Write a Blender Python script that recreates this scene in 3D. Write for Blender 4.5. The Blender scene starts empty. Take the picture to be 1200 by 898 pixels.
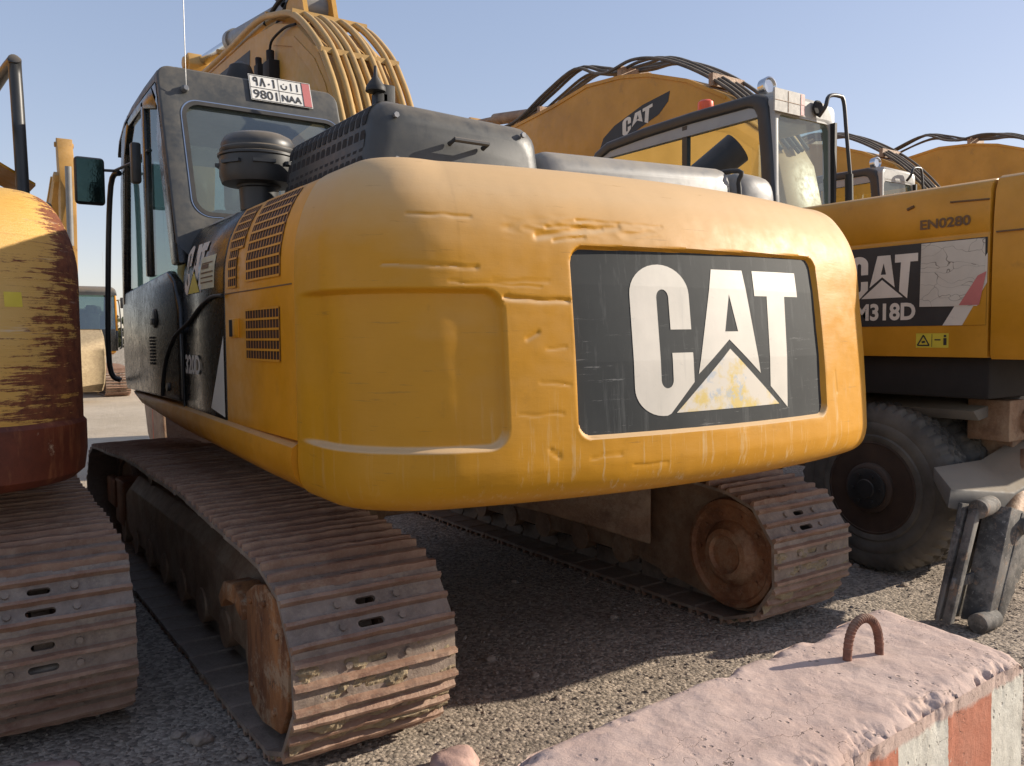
import bpy, bmesh, math, random
from mathutils import Vector, Matrix, noise
random.seed(7)
R = math.radians
C = bpy.context.scene.collection
scene = bpy.context.scene

# ---------------------------------------------------------------- materials
class NT:
    def __init__(s, name):
        s.m = bpy.data.materials.new(name); s.m.use_nodes = True
        s.t = s.m.node_tree; s.t.nodes.clear()
        s.out = s.t.nodes.new('ShaderNodeOutputMaterial')
        s.co = s.t.nodes.new('ShaderNodeTexCoord')
    def n(s, typ, **kw):
        nd = s.t.nodes.new(typ)
        for k, v in kw.items():
            if k == 'inp':
                for a, b in v.items():
                    if isinstance(b, bpy.types.NodeSocket): s.t.links.new(b, nd.inputs[a])
                    else: nd.inputs[a].default_value = b
            else: setattr(nd, k, v)
        return nd
    def mapping(s, scale, loc=(0, 0, 0)):
        return s.n('ShaderNodeMapping', inp={'Vector': s.co.outputs['Object'], 'Scale': scale, 'Location': loc}).outputs[0]
    def noise(s, scale, detail=4, rough=.55, stretch=None, dist=0, loc=(0, 0, 0)):
        v = s.mapping(stretch or (1, 1, 1), loc)
        return s.n('ShaderNodeTexNoise', inp={'Vector': v, 'Scale': scale, 'Detail': detail, 'Roughness': rough, 'Distortion': dist}).outputs[0]
    def ramp(s, fac, a, b, lo=0, hi=1):
        return s.n('ShaderNodeMapRange', clamp=True, inp={0: fac, 1: a, 2: b, 3: lo, 4: hi}).outputs[0]
    def math(s, op, a, b=0):
        return s.n('ShaderNodeMath', operation=op, use_clamp=False, inp={0: a, 1: b}).outputs[0]
    def mix(s, fac, a, b):
        nd = s.n('ShaderNodeMix', data_type='RGBA')
        for i, v in ((0, fac), (6, a), (7, b)):
            if isinstance(v, bpy.types.NodeSocket): s.t.links.new(v, nd.inputs[i])
            else: nd.inputs[i].default_value = v if i == 0 else (*v[:3], 1)
        return nd.outputs[2]
    def sep(s, out='Object'):
        return s.n('ShaderNodeSeparateXYZ', inp={0: s.co.outputs[out]}).outputs
    def up(s):
        g = s.n('ShaderNodeNewGeometry')
        return s.n('ShaderNodeSeparateXYZ', inp={0: g.outputs['Normal']}).outputs[2]
    def bump(s, h, strength=.3, dist=.01, prev=None):
        i = {'Height': h, 'Strength': strength, 'Distance': dist}
        if prev is not None: i['Normal'] = prev
        return s.n('ShaderNodeBump', inp=i).outputs[0]
    def done(s, col, rough=.5, metal=0, normal=None, **kw):
        i = {'Base Color': col if isinstance(col, bpy.types.NodeSocket) else (*col, 1), 'Roughness': rough, 'Metallic': metal}
        if normal is not None: i['Normal'] = normal
        i.update(kw)
        b = s.n('ShaderNodeBsdfPrincipled', inp=i)
        s.t.links.new(b.outputs[0], s.out.inputs[0]); return s.m

DUST = (.50, .40, .27)
def paint(name, col, var=.25, dust=.5, rough=.4, dirt=(.10, .06, .03), dirt_amt=.25, bump=.15, streak=0, coat=0):
    t = NT(name)
    n1 = t.noise(2.2, 6, .6); n2 = t.noise(18, 5, .65)
    c = t.mix(t.ramp(n1, .3, .75, 0, 1), tuple(x * (1 - var) for x in col), tuple(min(1, x * (1 + var * .5)) for x in col))
    c = t.mix(t.ramp(t.noise(7, 8, .7, loc=(3, 1, 2)), .58, .80, 0, dirt_amt), c, dirt)
    # dust lies on what faces up
    u = t.ramp(t.math('ADD', t.up(), t.math('MULTIPLY', t.math('SUBTRACT', n2, .5), .6)), .25, .95, 0, dust)
    c = t.mix(u, c, DUST)
    c = t.mix(t.ramp(n1, .45, .9, 0, .25 * dust), c, DUST)
    if streak:
        st = t.noise(30, 3, .6, stretch=(1, 1, .03))
        c = t.mix(t.ramp(st, .60, .74, 0, streak), c, (.62, .50, .33))
    r = t.ramp(n2, .3, .8, rough - .08, rough + .16)
    r = t.math('ADD', r, t.math('MULTIPLY', u, .35))
    nb = t.bump(t.noise(5, 3, .5), bump, .02)
    nb = t.bump(t.noise(120, 2, .5), .06, .002, nb)
    kw = {}
    if coat: kw = {'Coat Weight': coat, 'Coat Roughness': .12}
    return t.done(c, r, 0, nb, **kw)

def simple(name, col, rough=.6, metal=0, var=.3, nscale=8, bump=.1, dust=0):
    t = NT(name)
    n = t.noise(nscale, 5, .6)
    c = t.mix(t.ramp(n, .3, .7), tuple(x * (1 - var) for x in col), tuple(min(1, x * (1 + var)) for x in col))
    if dust:
        c = t.mix(t.ramp(t.math('ADD', t.up(), t.math('MULTIPLY', n, .4)), .4, 1.1, 0, dust), c, DUST)
    return t.done(c, rough, metal, t.bump(t.noise(nscale * 6, 3), bump, .005))

M = {}
M['yellow'] = paint('yellow_paint', (.70, .285, .005), rough=.45, dust=.30, dirt_amt=.2, bump=.05)
M['yellow2'] = paint('faded_yellow_paint', (.58, .265, .012), bump=.06, rough=.45, dust=.35, dirt_amt=.4)
M['black'] = paint('black_paint', (.018, .018, .017), var=.3, rough=.24, dust=.06, dirt=(.05, .032, .018), dirt_amt=.2, bump=.006, coat=.12)
M['grey'] = paint('dark_grey_paint', (.050, .053, .053), var=.15, rough=.45, dust=.28, dirt=(.15, .12, .09), dirt_amt=.2, bump=.02)
M['silver'] = paint('silver_grey_and_sun_glare', (.20, .20, .195), var=.2, rough=.4, dust=.5, dirt_amt=.15, bump=.08)  # on the hood covers this lighter grey paints in sun glare; elsewhere plain grey
M['whitecab'] = paint('pale_grey_paint', (.35, .35, .33), var=.15, rough=.4, dust=.4, dirt_amt=.2, bump=.05)
M['rubber'] = simple('black_rubber', (.018, .018, .018), .6, dust=.15)
M['plastic'] = simple('black_plastic', (.030, .031, .032), .42, var=.2, dust=.35, bump=.05)
M['void'] = simple('dark_interior', (.012, .010, .009), .8)
M['redvoid'] = simple('radiator_core', (.045, .014, .010), .7)
M['chrome'] = simple('chromed_rod', (.6, .6, .6), .18, 1, var=.05)
M['seat'] = simple('cab_interior', (.13, .13, .125), .8)
M['orange'] = simple('orange_plastic', (.75, .10, .03), .35)
M['signred'] = simple('orange_red_paint', (.45, .10, .04), .5)
M['white'] = simple('white_plate', (.72, .70, .64), .45, var=.08)
M['hose'] = simple('dusty_brown_hose', (.085, .07, .058), .75, var=.4, dust=.4)
M['dirtyplate'] = simple('dirty_licence_plate', (.42, .40, .36), .6, var=.25, nscale=30)
M['rustyboom'] = paint('rusty_boom_paint', (.45, .24, .05), var=.3, rough=.6, dust=.5, dirt_amt=.95, dirt=(.20, .08, .035))
M['rim'] = simple('dark_wheel_rim', (.05, .030, .020), .7, dust=.1)  # dark brown rim, darkened further to paint in the shade of its recess
M['notice'] = simple('faded_sticker', (.58, .54, .36), .6, var=.1)
M['dullsteel'] = simple('dull_steel', (.28, .28, .28), .4, .7, var=.2)
M['platered'] = simple('pink_plate_band', (.50, .16, .15), .45, var=.1)
M['ink'] = simple('black_ink', (.03, .03, .03), .6, var=.2)
M['warn'] = simple('yellow_sticker', (.65, .52, .05), .5, var=.1)
M['brownink'] = simple('brown_stencil', (.14, .075, .03), .6, var=.2)

def rusty_yellow():
    t = NT('scraped_rusty_yellow_paint')
    o = t.sep()
    c = t.mix(t.ramp(t.noise(2, 5), .3, .7), (.62, .33, .05), (.64, .42, .13))
    hz = t.noise(13, 14, .80, stretch=(.28, .28, 4.6), dist=.08)
    hz2 = t.noise(3.5, 12, .78, stretch=(1, 1, 1.4))
    # more bare rust low and towards the right-hand corner
    low = t.ramp(o[2], 1.62, 1.18, -.03, .075)
    cor = t.math('MULTIPLY', t.ramp(o[0], 1.10, 1.36, 0, .26), t.ramp(t.noise(4, 6, .7, loc=(6, 2, 6)), .35, .65, .2, 1))
    k = t.math('ADD', t.math('ADD', hz, t.math('MULTIPLY', t.math('SUBTRACT', hz2, .15), .6)), t.math('ADD', low, cor))
    rust = t.mix(t.ramp(t.noise(25, 6, .7), .35, .7), (.11, .030, .012), (.26, .085, .03))
    c = t.mix(t.ramp(k, .765, .80), c, rust)
    # thin long scrapes
    s1 = t.noise(14, 10, .85, stretch=(.10, .10, 5), dist=.1, loc=(1, 2, 3))
    c = t.mix(t.ramp(s1, .585, .62, 0, .9), c, rust)
    pale = t.noise(5, 6, .7, stretch=(.25, .25, 3), loc=(5, 5, 5))
    c = t.mix(t.ramp(pale, .62, .68, 0, .6), c, (.62, .55, .42))
    nb = t.bump(hz, .5, .01); nb = t.bump(t.noise(60, 5), .2, .003, nb)
    return t.done(c, t.ramp(k, .77, .81, .42, .85), 0, nb)
M['rustyellow'] = rusty_yellow()
def rust_red():
    t = NT('dark_red_rust')
    c = t.mix(t.ramp(t.noise(4, 8, .7), .3, .7), (.075, .018, .008), (.20, .045, .018))
    v = t.noise(14, 6, .7, stretch=(1, 1, .18))
    c = t.mix(t.ramp(v, .52, .66, 0, .6), c, (.34, .13, .05))
    c = t.mix(t.ramp(t.noise(3, 8, .75, loc=(4, 0, 2)), .64, .68, 0, .8), c, (.5, .38, .25))
    return t.done(c, .62, 0, t.bump(t.noise(30, 6), .3, .006))
M['rustred'] = rust_red()
def steel(name, a, b, dustc, dusta, scale=6):
    t = NT(name)
    c = t.mix(t.ramp(t.noise(scale, 8, .7), .32, .68), a, b)
    c = t.mix(t.ramp(t.noise(3.4, 10, .78, loc=(2, 7, 1)), .47, .62, 0, dusta), c, dustc)
    c = t.mix(t.ramp(t.noise(60, 4, .7), .5, .8, 0, .35), c, dustc)
    nb = t.bump(t.noise(45, 7, .7), .55, .008); nb = t.bump(t.noise(9, 4), .3, .02, nb)
    return t.done(c, .62, .15, nb)
M['shoe'] = steel('worn_track_steel', (.17, .125, .095), (.33, .255, .20), (.44, .355, .26), .8)
M['grouser'] = steel('rusty_grouser_steel', (.21, .105, .065), (.38, .24, .165), (.44, .34, .245), .6)
M['shoein'] = steel('dusty_track_steel', (.14, .11, .085), (.26, .21, .165), (.34, .275, .205), .7, 3)
M['frame'] = steel('dusty_brown_steel', (.17, .095, .055), (.36, .22, .13), (.44, .33, .22), .6)
M['rustorange'] = steel('orange_rust_plate', (.17, .055, .020), (.36, .15, .055), (.32, .21, .12), .5, 5)
def streaked():
    t = NT('streaked_rust_plate')
    a = t.noise(7, 10, .75, stretch=(1, 1, .22)); b = t.noise(5, 10, .8, loc=(3, 3, 3))
    c = t.mix(t.ramp(a, .36, .64), (.10, .034, .014), (.40, .17, .06))
    c = t.mix(t.ramp(b, .52, .60, 0, .75), c, (.42, .30, .19))
    c = t.mix(t.ramp(t.noise(19, 8, .8, loc=(1, 8, 2)), .58, .64, 0, .7), c, (.07, .04, .03))
    return t.done(c, .75, 0, t.bump(t.noise(30, 9, .8), .5, .006))
M['streaked'] = streaked()
def legm():
    t = NT('worn_black_and_bare_steel')
    b = t.noise(4, 10, .72, loc=(3, 1, 3))
    c = t.mix(t.ramp(b, .46, .56), (.075, .068, .06), (.20, .18, .155))
    c = t.mix(t.ramp(t.noise(12, 9, .8), .56, .62, 0, .8), c, (.30, .20, .13))
    c = t.mix(t.ramp(t.noise(45, 6, .7), .60, .70, 0, .5), c, (.45, .42, .38))
    return t.done(c, .8, 0, t.bump(t.noise(30, 8, .75), .4, .005))
M['legm'] = legm()
M['drive'] = steel('brown_rust_drive', (.13, .050, .024), (.36, .16, .07), (.42, .29, .18), .6, 5)
def soilm():
    t = NT('dry_yellow_soil')
    c = t.mix(t.ramp(t.noise(20, 8, .7), .3, .7), (.27, .20, .12), (.46, .36, .22))
    return t.done(c, .95, 0, t.bump(t.noise(90, 8, .75), .9, .012))
M['soil'] = soilm()
def tyrem():
    t = NT('dusty_tyre_rubber')
    c = t.mix(t.ramp(t.noise(4, 6), .35, .75), (.07, .064, .055), (.20, .18, .15))
    return t.done(c, .85, 0, t.bump(t.noise(60, 4), .2, .004))
M['tyre'] = tyrem()

def logo_black():
    t = NT('scuffed_black_panel')
    c = t.mix(t.ramp(t.noise(3, 6), .3, .7), (.022, .025, .026), (.042, .046, .046))
    v = t.noise(26, 5, .7, stretch=(1, 1, .05))
    c = t.mix(t.ramp(v, .54, .72, 0, .5), c, (.13, .135, .13))
    h = t.noise(16, 8, .8, stretch=(.3, .3, 5), loc=(2, 2, 2))
    o = t.sep()
    hm = t.math('MULTIPLY', t.ramp(h, .60, .64, 0, .7), t.ramp(o[2], 1.62, 1.35))
    c = t.mix(hm, c, (.25, .25, .24))
    return t.done(c, .68, 0, t.bump(t.noise(4, 4), .1, .01), **{'Specular IOR Level': .25})
M['logoblack'] = logo_black()
def logo_cream():
    t = NT('weathered_cream_vinyl')
    c = t.mix(t.ramp(t.noise(4, 6), .3, .7), (.58, .54, .46), (.74, .68, .58))
    c = t.mix(t.ramp(t.noise(14, 9, .75, stretch=(1, 1, 2.5)), .60, .70, 0, .5), c, (.34, .33, .30))
    c = t.mix(t.ramp(t.noise(20, 5, .6, stretch=(1, 1, .06)), .62, .72, 0, .3), c, (.40, .38, .34))
    return t.done(c, .5, 0, t.bump(t.noise(30, 4), .08, .003))
M['cream'] = logo_cream()
def logo_tri():
    t = NT('worn_triangle_vinyl')
    n = t.noise(7, 6, .65, loc=(1, 0, 4))
    c = t.mix(t.ramp(n, .50, .60), (.66, .60, .50), (.66, .50, .16))
    c = t.mix(t.ramp(t.noise(9, 8, .7, loc=(7, 1, 2)), .56, .62, 0, .8), c, (.42, .47, .52))
    c = t.mix(t.ramp(t.noise(16, 8, .7), .62, .70, 0, .6), c, (.30, .27, .22))
    return t.done(c, .5)
M['tri'] = logo_tri()
def cracked():
    t = NT('cracked_cream_sticker')
    v = t.n('ShaderNodeTexVoronoi', feature='DISTANCE_TO_EDGE', inp={'Vector': t.n('ShaderNodeVectorMath', operation='ADD', inp={0: t.mapping((1, 2.2, 6.5)), 1: t.n('ShaderNodeTexNoise', inp={'Vector': t.mapping((1, 1, 1)), 'Scale': 6.}).outputs[1]}).outputs[0], 'Scale': 2.2})
    c = t.mix(t.ramp(t.noise(6, 5), .3, .7), (.50, .46, .38), (.60, .56, .47))
    c = t.mix(t.ramp(v.outputs['Distance'], .0, .014, .9, 0), c, (.06, .05, .035))
    return t.done(c, .6)
M['cracked'] = cracked()

def glass(name, tint, refl=.14, opac=.25, dirtc=(.30, .34, .31), top=.45):
    t = NT(name)
    tr = t.n('ShaderNodeBsdfTransparent', inp={0: (*tint, 1)})
    gl = t.n('ShaderNodeBsdfGlossy', inp={'Color': (.9, .95, .95, 1), 'Roughness': .04})
    df = t.n('ShaderNodeBsdfDiffuse', inp={0: (*dirtc, 1)})
    lw = t.n('ShaderNodeLayerWeight', inp={0: .35})
    f = t.ramp(lw.outputs['Fresnel'], 0, 1, refl, top)
    m0 = t.n('ShaderNodeMixShader', inp={0: t.ramp(t.noise(3, 5), .3, .8, opac * .7, opac * 1.2), 1: tr.outputs[0], 2: df.outputs[0]})
    m1 = t.n('ShaderNodeMixShader', inp={0: f, 1: m0.outputs[0], 2: gl.outputs[0]})
    t.t.links.new(m1.outputs[0], t.out.inputs[0]); return t.m
M['glass'] = glass('green_tinted_glass', (.58, .70, .64), .07, .26)
M['sideglass'] = glass('side_glass', (.30, .40, .38), .16, .10, (.15, .20, .18))
M['rearglass'] = glass('dusty_rear_glass', (.50, .62, .57), .015, .24, top=.10)
M['mirror'] = simple('mirror_glass', (.04, .07, .06), .08, .85, var=.2)

def ground_mat():
    t = NT('gravel_ground')
    o = t.sep()
    far = t.ramp(t.math('ADD', o[1], t.math('MULTIPLY', t.noise(.35, 4), 3)), 3.5, 7.5)
    n = t.noise(1.2, 8, .65)
    near = t.mix(t.ramp(n, .3, .7), (.27, .217, .168), (.46, .38, .30))
    near = t.mix(t.ramp(t.noise(.8, 5, loc=(7, 2, 0)), .5, .7, 0, .55), near, (.44, .36, .27))
    vor = t.n('ShaderNodeTexVoronoi', inp={'Vector': t.co.outputs['Object'], 'Scale': 60., 'Randomness': 1.})
    sp = t.ramp(t.n('ShaderNodeSeparateXYZ', inp={0: vor.outputs['Color']}).outputs[0], 0, 1, .5, 1.5)
    nearv = t.n('ShaderNodeVectorMath', operation='SCALE', inp={0: near, 'Scale': sp}).outputs[0]
    sand = t.mix(t.ramp(t.noise(.5, 8, .65, loc=(3, 3, 0)), .3, .7), (.46, .37, .26), (.60, .50, .37))
    sand = t.mix(t.ramp(t.noise(5, 8, .75), .5, .7, 0, .4), sand, (.30, .24, .17))
    c = t.mix(far, nearv, sand)
    h = t.math('SUBTRACT', 1, vor.outputs['Distance'])
    nb = t.bump(h, .8, .012); nb = t.bump(t.noise(9, 8, .75), .6, .05, nb)
    return t.done(c, .95, 0, nb)
M['ground'] = ground_mat()
def stone_mat():
    t = NT('gravel_stone')
    i = t.n('ShaderNodeNewGeometry').outputs['Random Per Island']
    c = t.mix(i, (.15, .12, .095), (.44, .36, .28))
    c = t.mix(t.ramp(t.noise(40, 5), .4, .7, 0, .5), c, (.24, .20, .165))
    return t.done(c, .92, 0, t.bump(t.noise(150, 4), .4, .003))
M['stone'] = stone_mat()

# ---------------------------------------------------------------- mesh builder
class MB:
    def __init__(s): s.v = []; s.f = []; s.m = []; s.mi = 0; s.sm = []
    def add(s, vs, fs, smooth=False):
        b = len(s.v); s.v += [tuple(x) for x in vs]
        for f in fs: s.f.append(tuple(b + i for i in f)); s.m.append(s.mi); s.sm.append(smooth)
        return s
    def box(s, lo, hi, M_=None):
        x0, y0, z0 = lo; x1, y1, z1 = hi
        v = [Vector(p) for p in ((x0, y0, z0), (x1, y0, z0), (x1, y1, z0), (x0, y1, z0), (x0, y0, z1), (x1, y0, z1), (x1, y1, z1), (x0, y1, z1))]
        if M_: v = [M_ @ p for p in v]
        return s.add(v, [(0, 3, 2, 1), (4, 5, 6, 7), (0, 1, 5, 4), (1, 2, 6, 5), (2, 3, 7, 6), (3, 0, 4, 7)])
    def loft(s, secs, closed=True, caps=True, smooth=False, loop=False):
        n = len(secs[0]); vs = [p for q in secs for p in q]; fs = []
        m = len(secs)
        for i in range(m if loop else m - 1):
            for j in range(n if closed else n - 1):
                a = i * n + j; b = i * n + (j + 1) % n; k = ((i + 1) % m) * n
                fs.append((a, b, k + (j + 1) % n, k + j))
        s.add(vs, fs, smooth)
        if caps and not loop:
            s.add(secs[0], [tuple(range(n))[::-1]]); s.add(secs[-1], [tuple(range(n))])
        return s
    def prism(s, poly, axis, a, b):
        def P(u, v, w):
            return {'x': (w, u, v), 'y': (u, w, v), 'z': (u, v, w)}[axis]
        return s.loft([[P(u, v, a) for u, v in poly], [P(u, v, b) for u, v in poly]])
    def cyl(s, p, q, r, r2=None, n=24, caps=True, smooth=True):
        p = Vector(p); q = Vector(q); d = (q - p).normalized()
        a = d.orthogonal().normalized(); b = d.cross(a); r2 = r if r2 is None else r2
        S = [[c + (a * math.cos(t) + b * math.sin(t)) * rr for t in [2 * math.pi * i / n for i in range(n)]] for c, rr in ((p, r), (q, r2))]
        return s.loft(S, True, caps, smooth)
    def lathe(s, p, ax, prof, n=32, smooth=True):     # prof: (distance along axis, radius)
        p = Vector(p); d = Vector(ax).normalized(); a = d.orthogonal().normalized(); b = d.cross(a)
        S = [[p + d * h + (a * math.cos(t) + b * math.sin(t)) * r for t in [2 * math.pi * i / n for i in range(n)]] for h, r in prof]
        return s.loft(S, True, True, smooth)
    def tube(s, pts, r, n=10, sub=5):
        P = [Vector(p) for p in pts]
        if sub > 1 and len(P) > 2:
            Q = []
            for i in range(len(P) - 1):
                p0 = P[max(i - 1, 0)]; p1 = P[i]; p2 = P[i + 1]; p3 = P[min(i + 2, len(P) - 1)]
                for k in range(sub):
                    t = k / sub
                    Q.append(.5 * ((2 * p1) + (p2 - p0) * t + (2 * p0 - 5 * p1 + 4 * p2 - p3) * t * t + (3 * p1 - p0 - 3 * p2 + p3) * t ** 3))
            Q.append(P[-1]); P = Q
        S = []; a = None
        for i, p in enumerate(P):
            d = (P[min(i + 1, len(P) - 1)] - P[max(i - 1, 0)]).normalized()
            a = d.orthogonal().normalized() if a is None else (a - d * a.dot(d)).normalized()
            b = d.cross(a)
            S.append([p + (a * math.cos(t) + b * math.sin(t)) * r for t in [2 * math.pi * k / n for k in range(n)]])
        return s.loft(S, True, True, True)
    def ring(s, outer, inner, push):           # plate with an opening; push = thickness vector
        n = len(outer); pv = Vector(push)
        A = [Vector(p) for p in outer]; B = [Vector(p) for p in inner]
        vs = A + B + [p + pv for p in A] + [p + pv for p in B]; fs = []
        for i in range(n):
            j = (i + 1) % n
            fs += [(i, j, n + j, n + i), (2 * n + i, 3 * n + i, 3 * n + j, 2 * n + j), (i, 2 * n + i, 2 * n + j, j), (n + i, n + j, 3 * n + j, 3 * n + i)]
        return s.add(vs, fs)
    def build(s, name, mats, parent=None, off=(0, 0, 0), bevel=0, seg=2, angle=35):
        me = bpy.data.meshes.new(name); o_ = Vector(off)
        me.from_pydata([tuple(Vector(v) - o_) for v in s.v], [], s.f)
        for m in (mats if isinstance(mats, (list, tuple)) else [mats]): me.materials.append(M[m])
        me.polygons.foreach_set('material_index', s.m)
        me.polygons.foreach_set('use_smooth', s.sm)
        bm = bmesh.new(); bm.from_mesh(me)
        bmesh.ops.remove_doubles(bm, verts=bm.verts, dist=1e-5)
        bmesh.ops.recalc_face_normals(bm, faces=bm.faces)
        if bevel:
            es = [e for e in bm.edges if len(e.link_faces) == 2 and e.calc_face_angle(0) > R(angle)]
            bmesh.ops.bevel(bm, geom=es, offset=bevel, segments=seg, profile=.5, affect='EDGES', clamp_overlap=True)
        bm.to_mesh(me); bm.free()
        o = bpy.data.objects.new(name, me); C.objects.link(o)
        if parent: o.parent = parent
        if bevel or any(s.sm):
            for p in me.polygons: p.use_smooth = True
            try:
                me.set_sharp_from_angle(angle=R(38))
            except Exception: pass
        return o
def rrect(x0, y0, x1, y1, r, n=6):
    out = []
    for cx, cy, a in ((x1 - r, y1 - r, 0), (x0 + r, y1 - r, 90), (x0 + r, y0 + r, 180), (x1 - r, y0 + r, 270)):
        for k in range(n + 1):
            t = R(a + 90 * k / n); out.append((cx + r * math.cos(t), cy + r * math.sin(t)))
    return out
def thing(name, label, cat, loc=(0, 0, 0), rz=0, group=None):
    o = bpy.data.objects.new(name, None); C.objects.link(o); o.location = loc; o.rotation_euler.z = rz
    o['label'] = label; o['category'] = cat
    if group: o['group'] = group
    o.empty_display_size = .3
    return o
def tag(o, label, cat, group=None):
    o['label'] = label; o['category'] = cat
    if group: o['group'] = group
    return o
def struct(o): o['kind'] = 'structure'; return o

def text2d(body, w, h, bold=0.0, align_ratio=False):
    """mesh of a text fitted to a w x h box -> verts (u, v), faces"""
    cu = bpy.data.curves.new('t', 'FONT'); cu.body = body; cu.size = 1; cu.offset = bold; cu.resolution_u = 4
    ob = bpy.data.objects.new('t', cu); C.objects.link(ob)
    dg = bpy.context.evaluated_depsgraph_get(); me = bpy.data.meshes.new_from_object(ob.evaluated_get(dg))
    vs = [v.co.copy() for v in me.vertices]; fs = [tuple(p.vertices) for p in me.polygons]
    bpy.data.objects.remove(ob); bpy.data.curves.remove(cu); bpy.data.meshes.remove(me)
    if not vs: return [], []
    x0 = min(v.x for v in vs); x1 = max(v.x for v in vs); y0 = min(v.y for v in vs); y1 = max(v.y for v in vs)
    return [((v.x - x0) / (x1 - x0) * w, (v.y - y0) / (y1 - y0) * h) for v in vs], fs
def decal_text(mb, body, w, h, f, bold=0.0):
    vs, fs = text2d(body, w, h, bold)
    mb.add([f(u, v) for u, v in vs], fs)
# the triangle-and-letters mark, unit box 1 wide x 1 high, as traced from the photographed panel
CATC = [(.395, .565), (.395, .80), (.375, .90), (.31, .975), (.21, 1.0), (.10, .98), (.03, .91), (.0, .81), (.0, .20), (.02, .09), (.08, .02), (.17, .0), (.245, .02), (.395, .20), (.395, .40), (.25, .40), (.25, .215), (.235, .175), (.20, .165), (.165, .18), (.15, .22), (.15, .785), (.165, .83), (.20, .845), (.235, .83), (.25, .785), (.25, .565)]
CATA = [(.515, .98), (.70, .98), (.80, .27), (.62, .50), (.44, .27)]
CATAh = [(.61, .81), (.58, .56), (.645, .56)]
CATT = [(.76, .98), (1.02, .98), (1.02, .81), (.955, .81), (.955, .03), (.845, .18), (.845, .81), (.76, .81)]
CATTRI = [(.30, .02), (.62, .44), (.90, .06)]
def cat_letters(mb, f):
    for poly in (CATC, CATT):
        mb.add([f(*p) for p in poly], [tuple(range(len(poly)))])
    a, b, c, d, e = CATA; h0, h1, h2 = CATAh
    for q in ([a, b, h0], [b, c, h2, h0], [c, d, h1, h2], [d, e, h1], [e, a, h0, h1]):
        mb.add([f(*p) for p in q], [tuple(range(len(q)))])
# ---------------------------------------------------------------- counterweight surface
RA = 4.2; RC = 1.45; RF = .42; XF = .94; YF = -2.211; AF = .2514
SA = 1.056; SF = 1.610; SE = 1.820
PROF = [(.930, .24, .14), (.930, .13, .07), (.950, .06, .03), (.985, .018, .008), (1.04, 0, 0), (1.12, 0, 0), (1.40, .020, 0), (1.66, .050, 0),
        (1.80, .072, .004), (1.90, .105, .025), (1.98, .155, .058), (2.04, .215, .10), (2.075, .28, .16), (2.085, .34, .23)]
def plan(s):
    sg = -1 if s < 0 else 1; a = abs(s)
    if a <= SA:
        t = a / RA; return sg * RA * math.sin(t), RC - RA * math.cos(t), -sg * math.sin(t), math.cos(t), 0.
    if a <= SF:
        t = AF + (a - SA) / RF; w = (a - SA) / (SF - SA); w = w * w * (3 - 2 * w)
        return sg * (XF + RF * math.sin(t)), YF - RF * math.cos(t), -sg * math.sin(t), math.cos(t), w
    return sg * 1.36, YF + (a - SF), -float(sg), 0., 1.
def dprof(z):
    for i in range(4, len(PROF) - 1):
        a, b = PROF[i], PROF[i + 1]
        if z <= b[0] or i == len(PROF) - 2:
            t = (z - a[0]) / (b[0] - a[0]); return a[1] + (b[1] - a[1]) * t, a[2] + (b[2] - a[2]) * t
def surf(s, z, depth=0.):
    x, y, nx, ny, w = plan(s); dr, ds = dprof(z); d = dr + (ds - dr) * w + depth
    return (x + nx * d, y + ny * d, z)
# unit coordinates of the mark, measured on the big rear panel
def _arc(cx, cy, rx, ry, a0, a1, n): return [(cx + rx * math.cos(R(a0 + (a1 - a0) * i / n)), cy + ry * math.sin(R(a0 + (a1 - a0) * i / n))) for i in range(n + 1)]
CATC[:] = [(.29, .568)] + _arc(.145, .80, .145, .20, 0, 180, 18) + _arc(.135, .19, .135, .19, 180, 275, 10) + [(.165, .012), (.29, .214), (.29, .413), (.184, .413)] + _arc(.1545, .235, .0295, .055, 0, -180, 10) + _arc(.1545, .78, .0295, .055, 180, 0, 10) + [(.184, .568)]
CATA[:] = [(.427, .98), (.614, .98), (.682, .25), (.499, .495), (.314, .264)]
CATAh[:] = [(.518, .81), (.478, .55), (.556, .55)]
CATT[:] = [(.68, .98), (1.0, .98), (1.0, .80), (.895, .80), (.86, -.01), (.745, .153), (.765, .80), (.68, .80)]
CATTRI[:] = [(.192, .015), (.499, .43), (.80, .02)]

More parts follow.
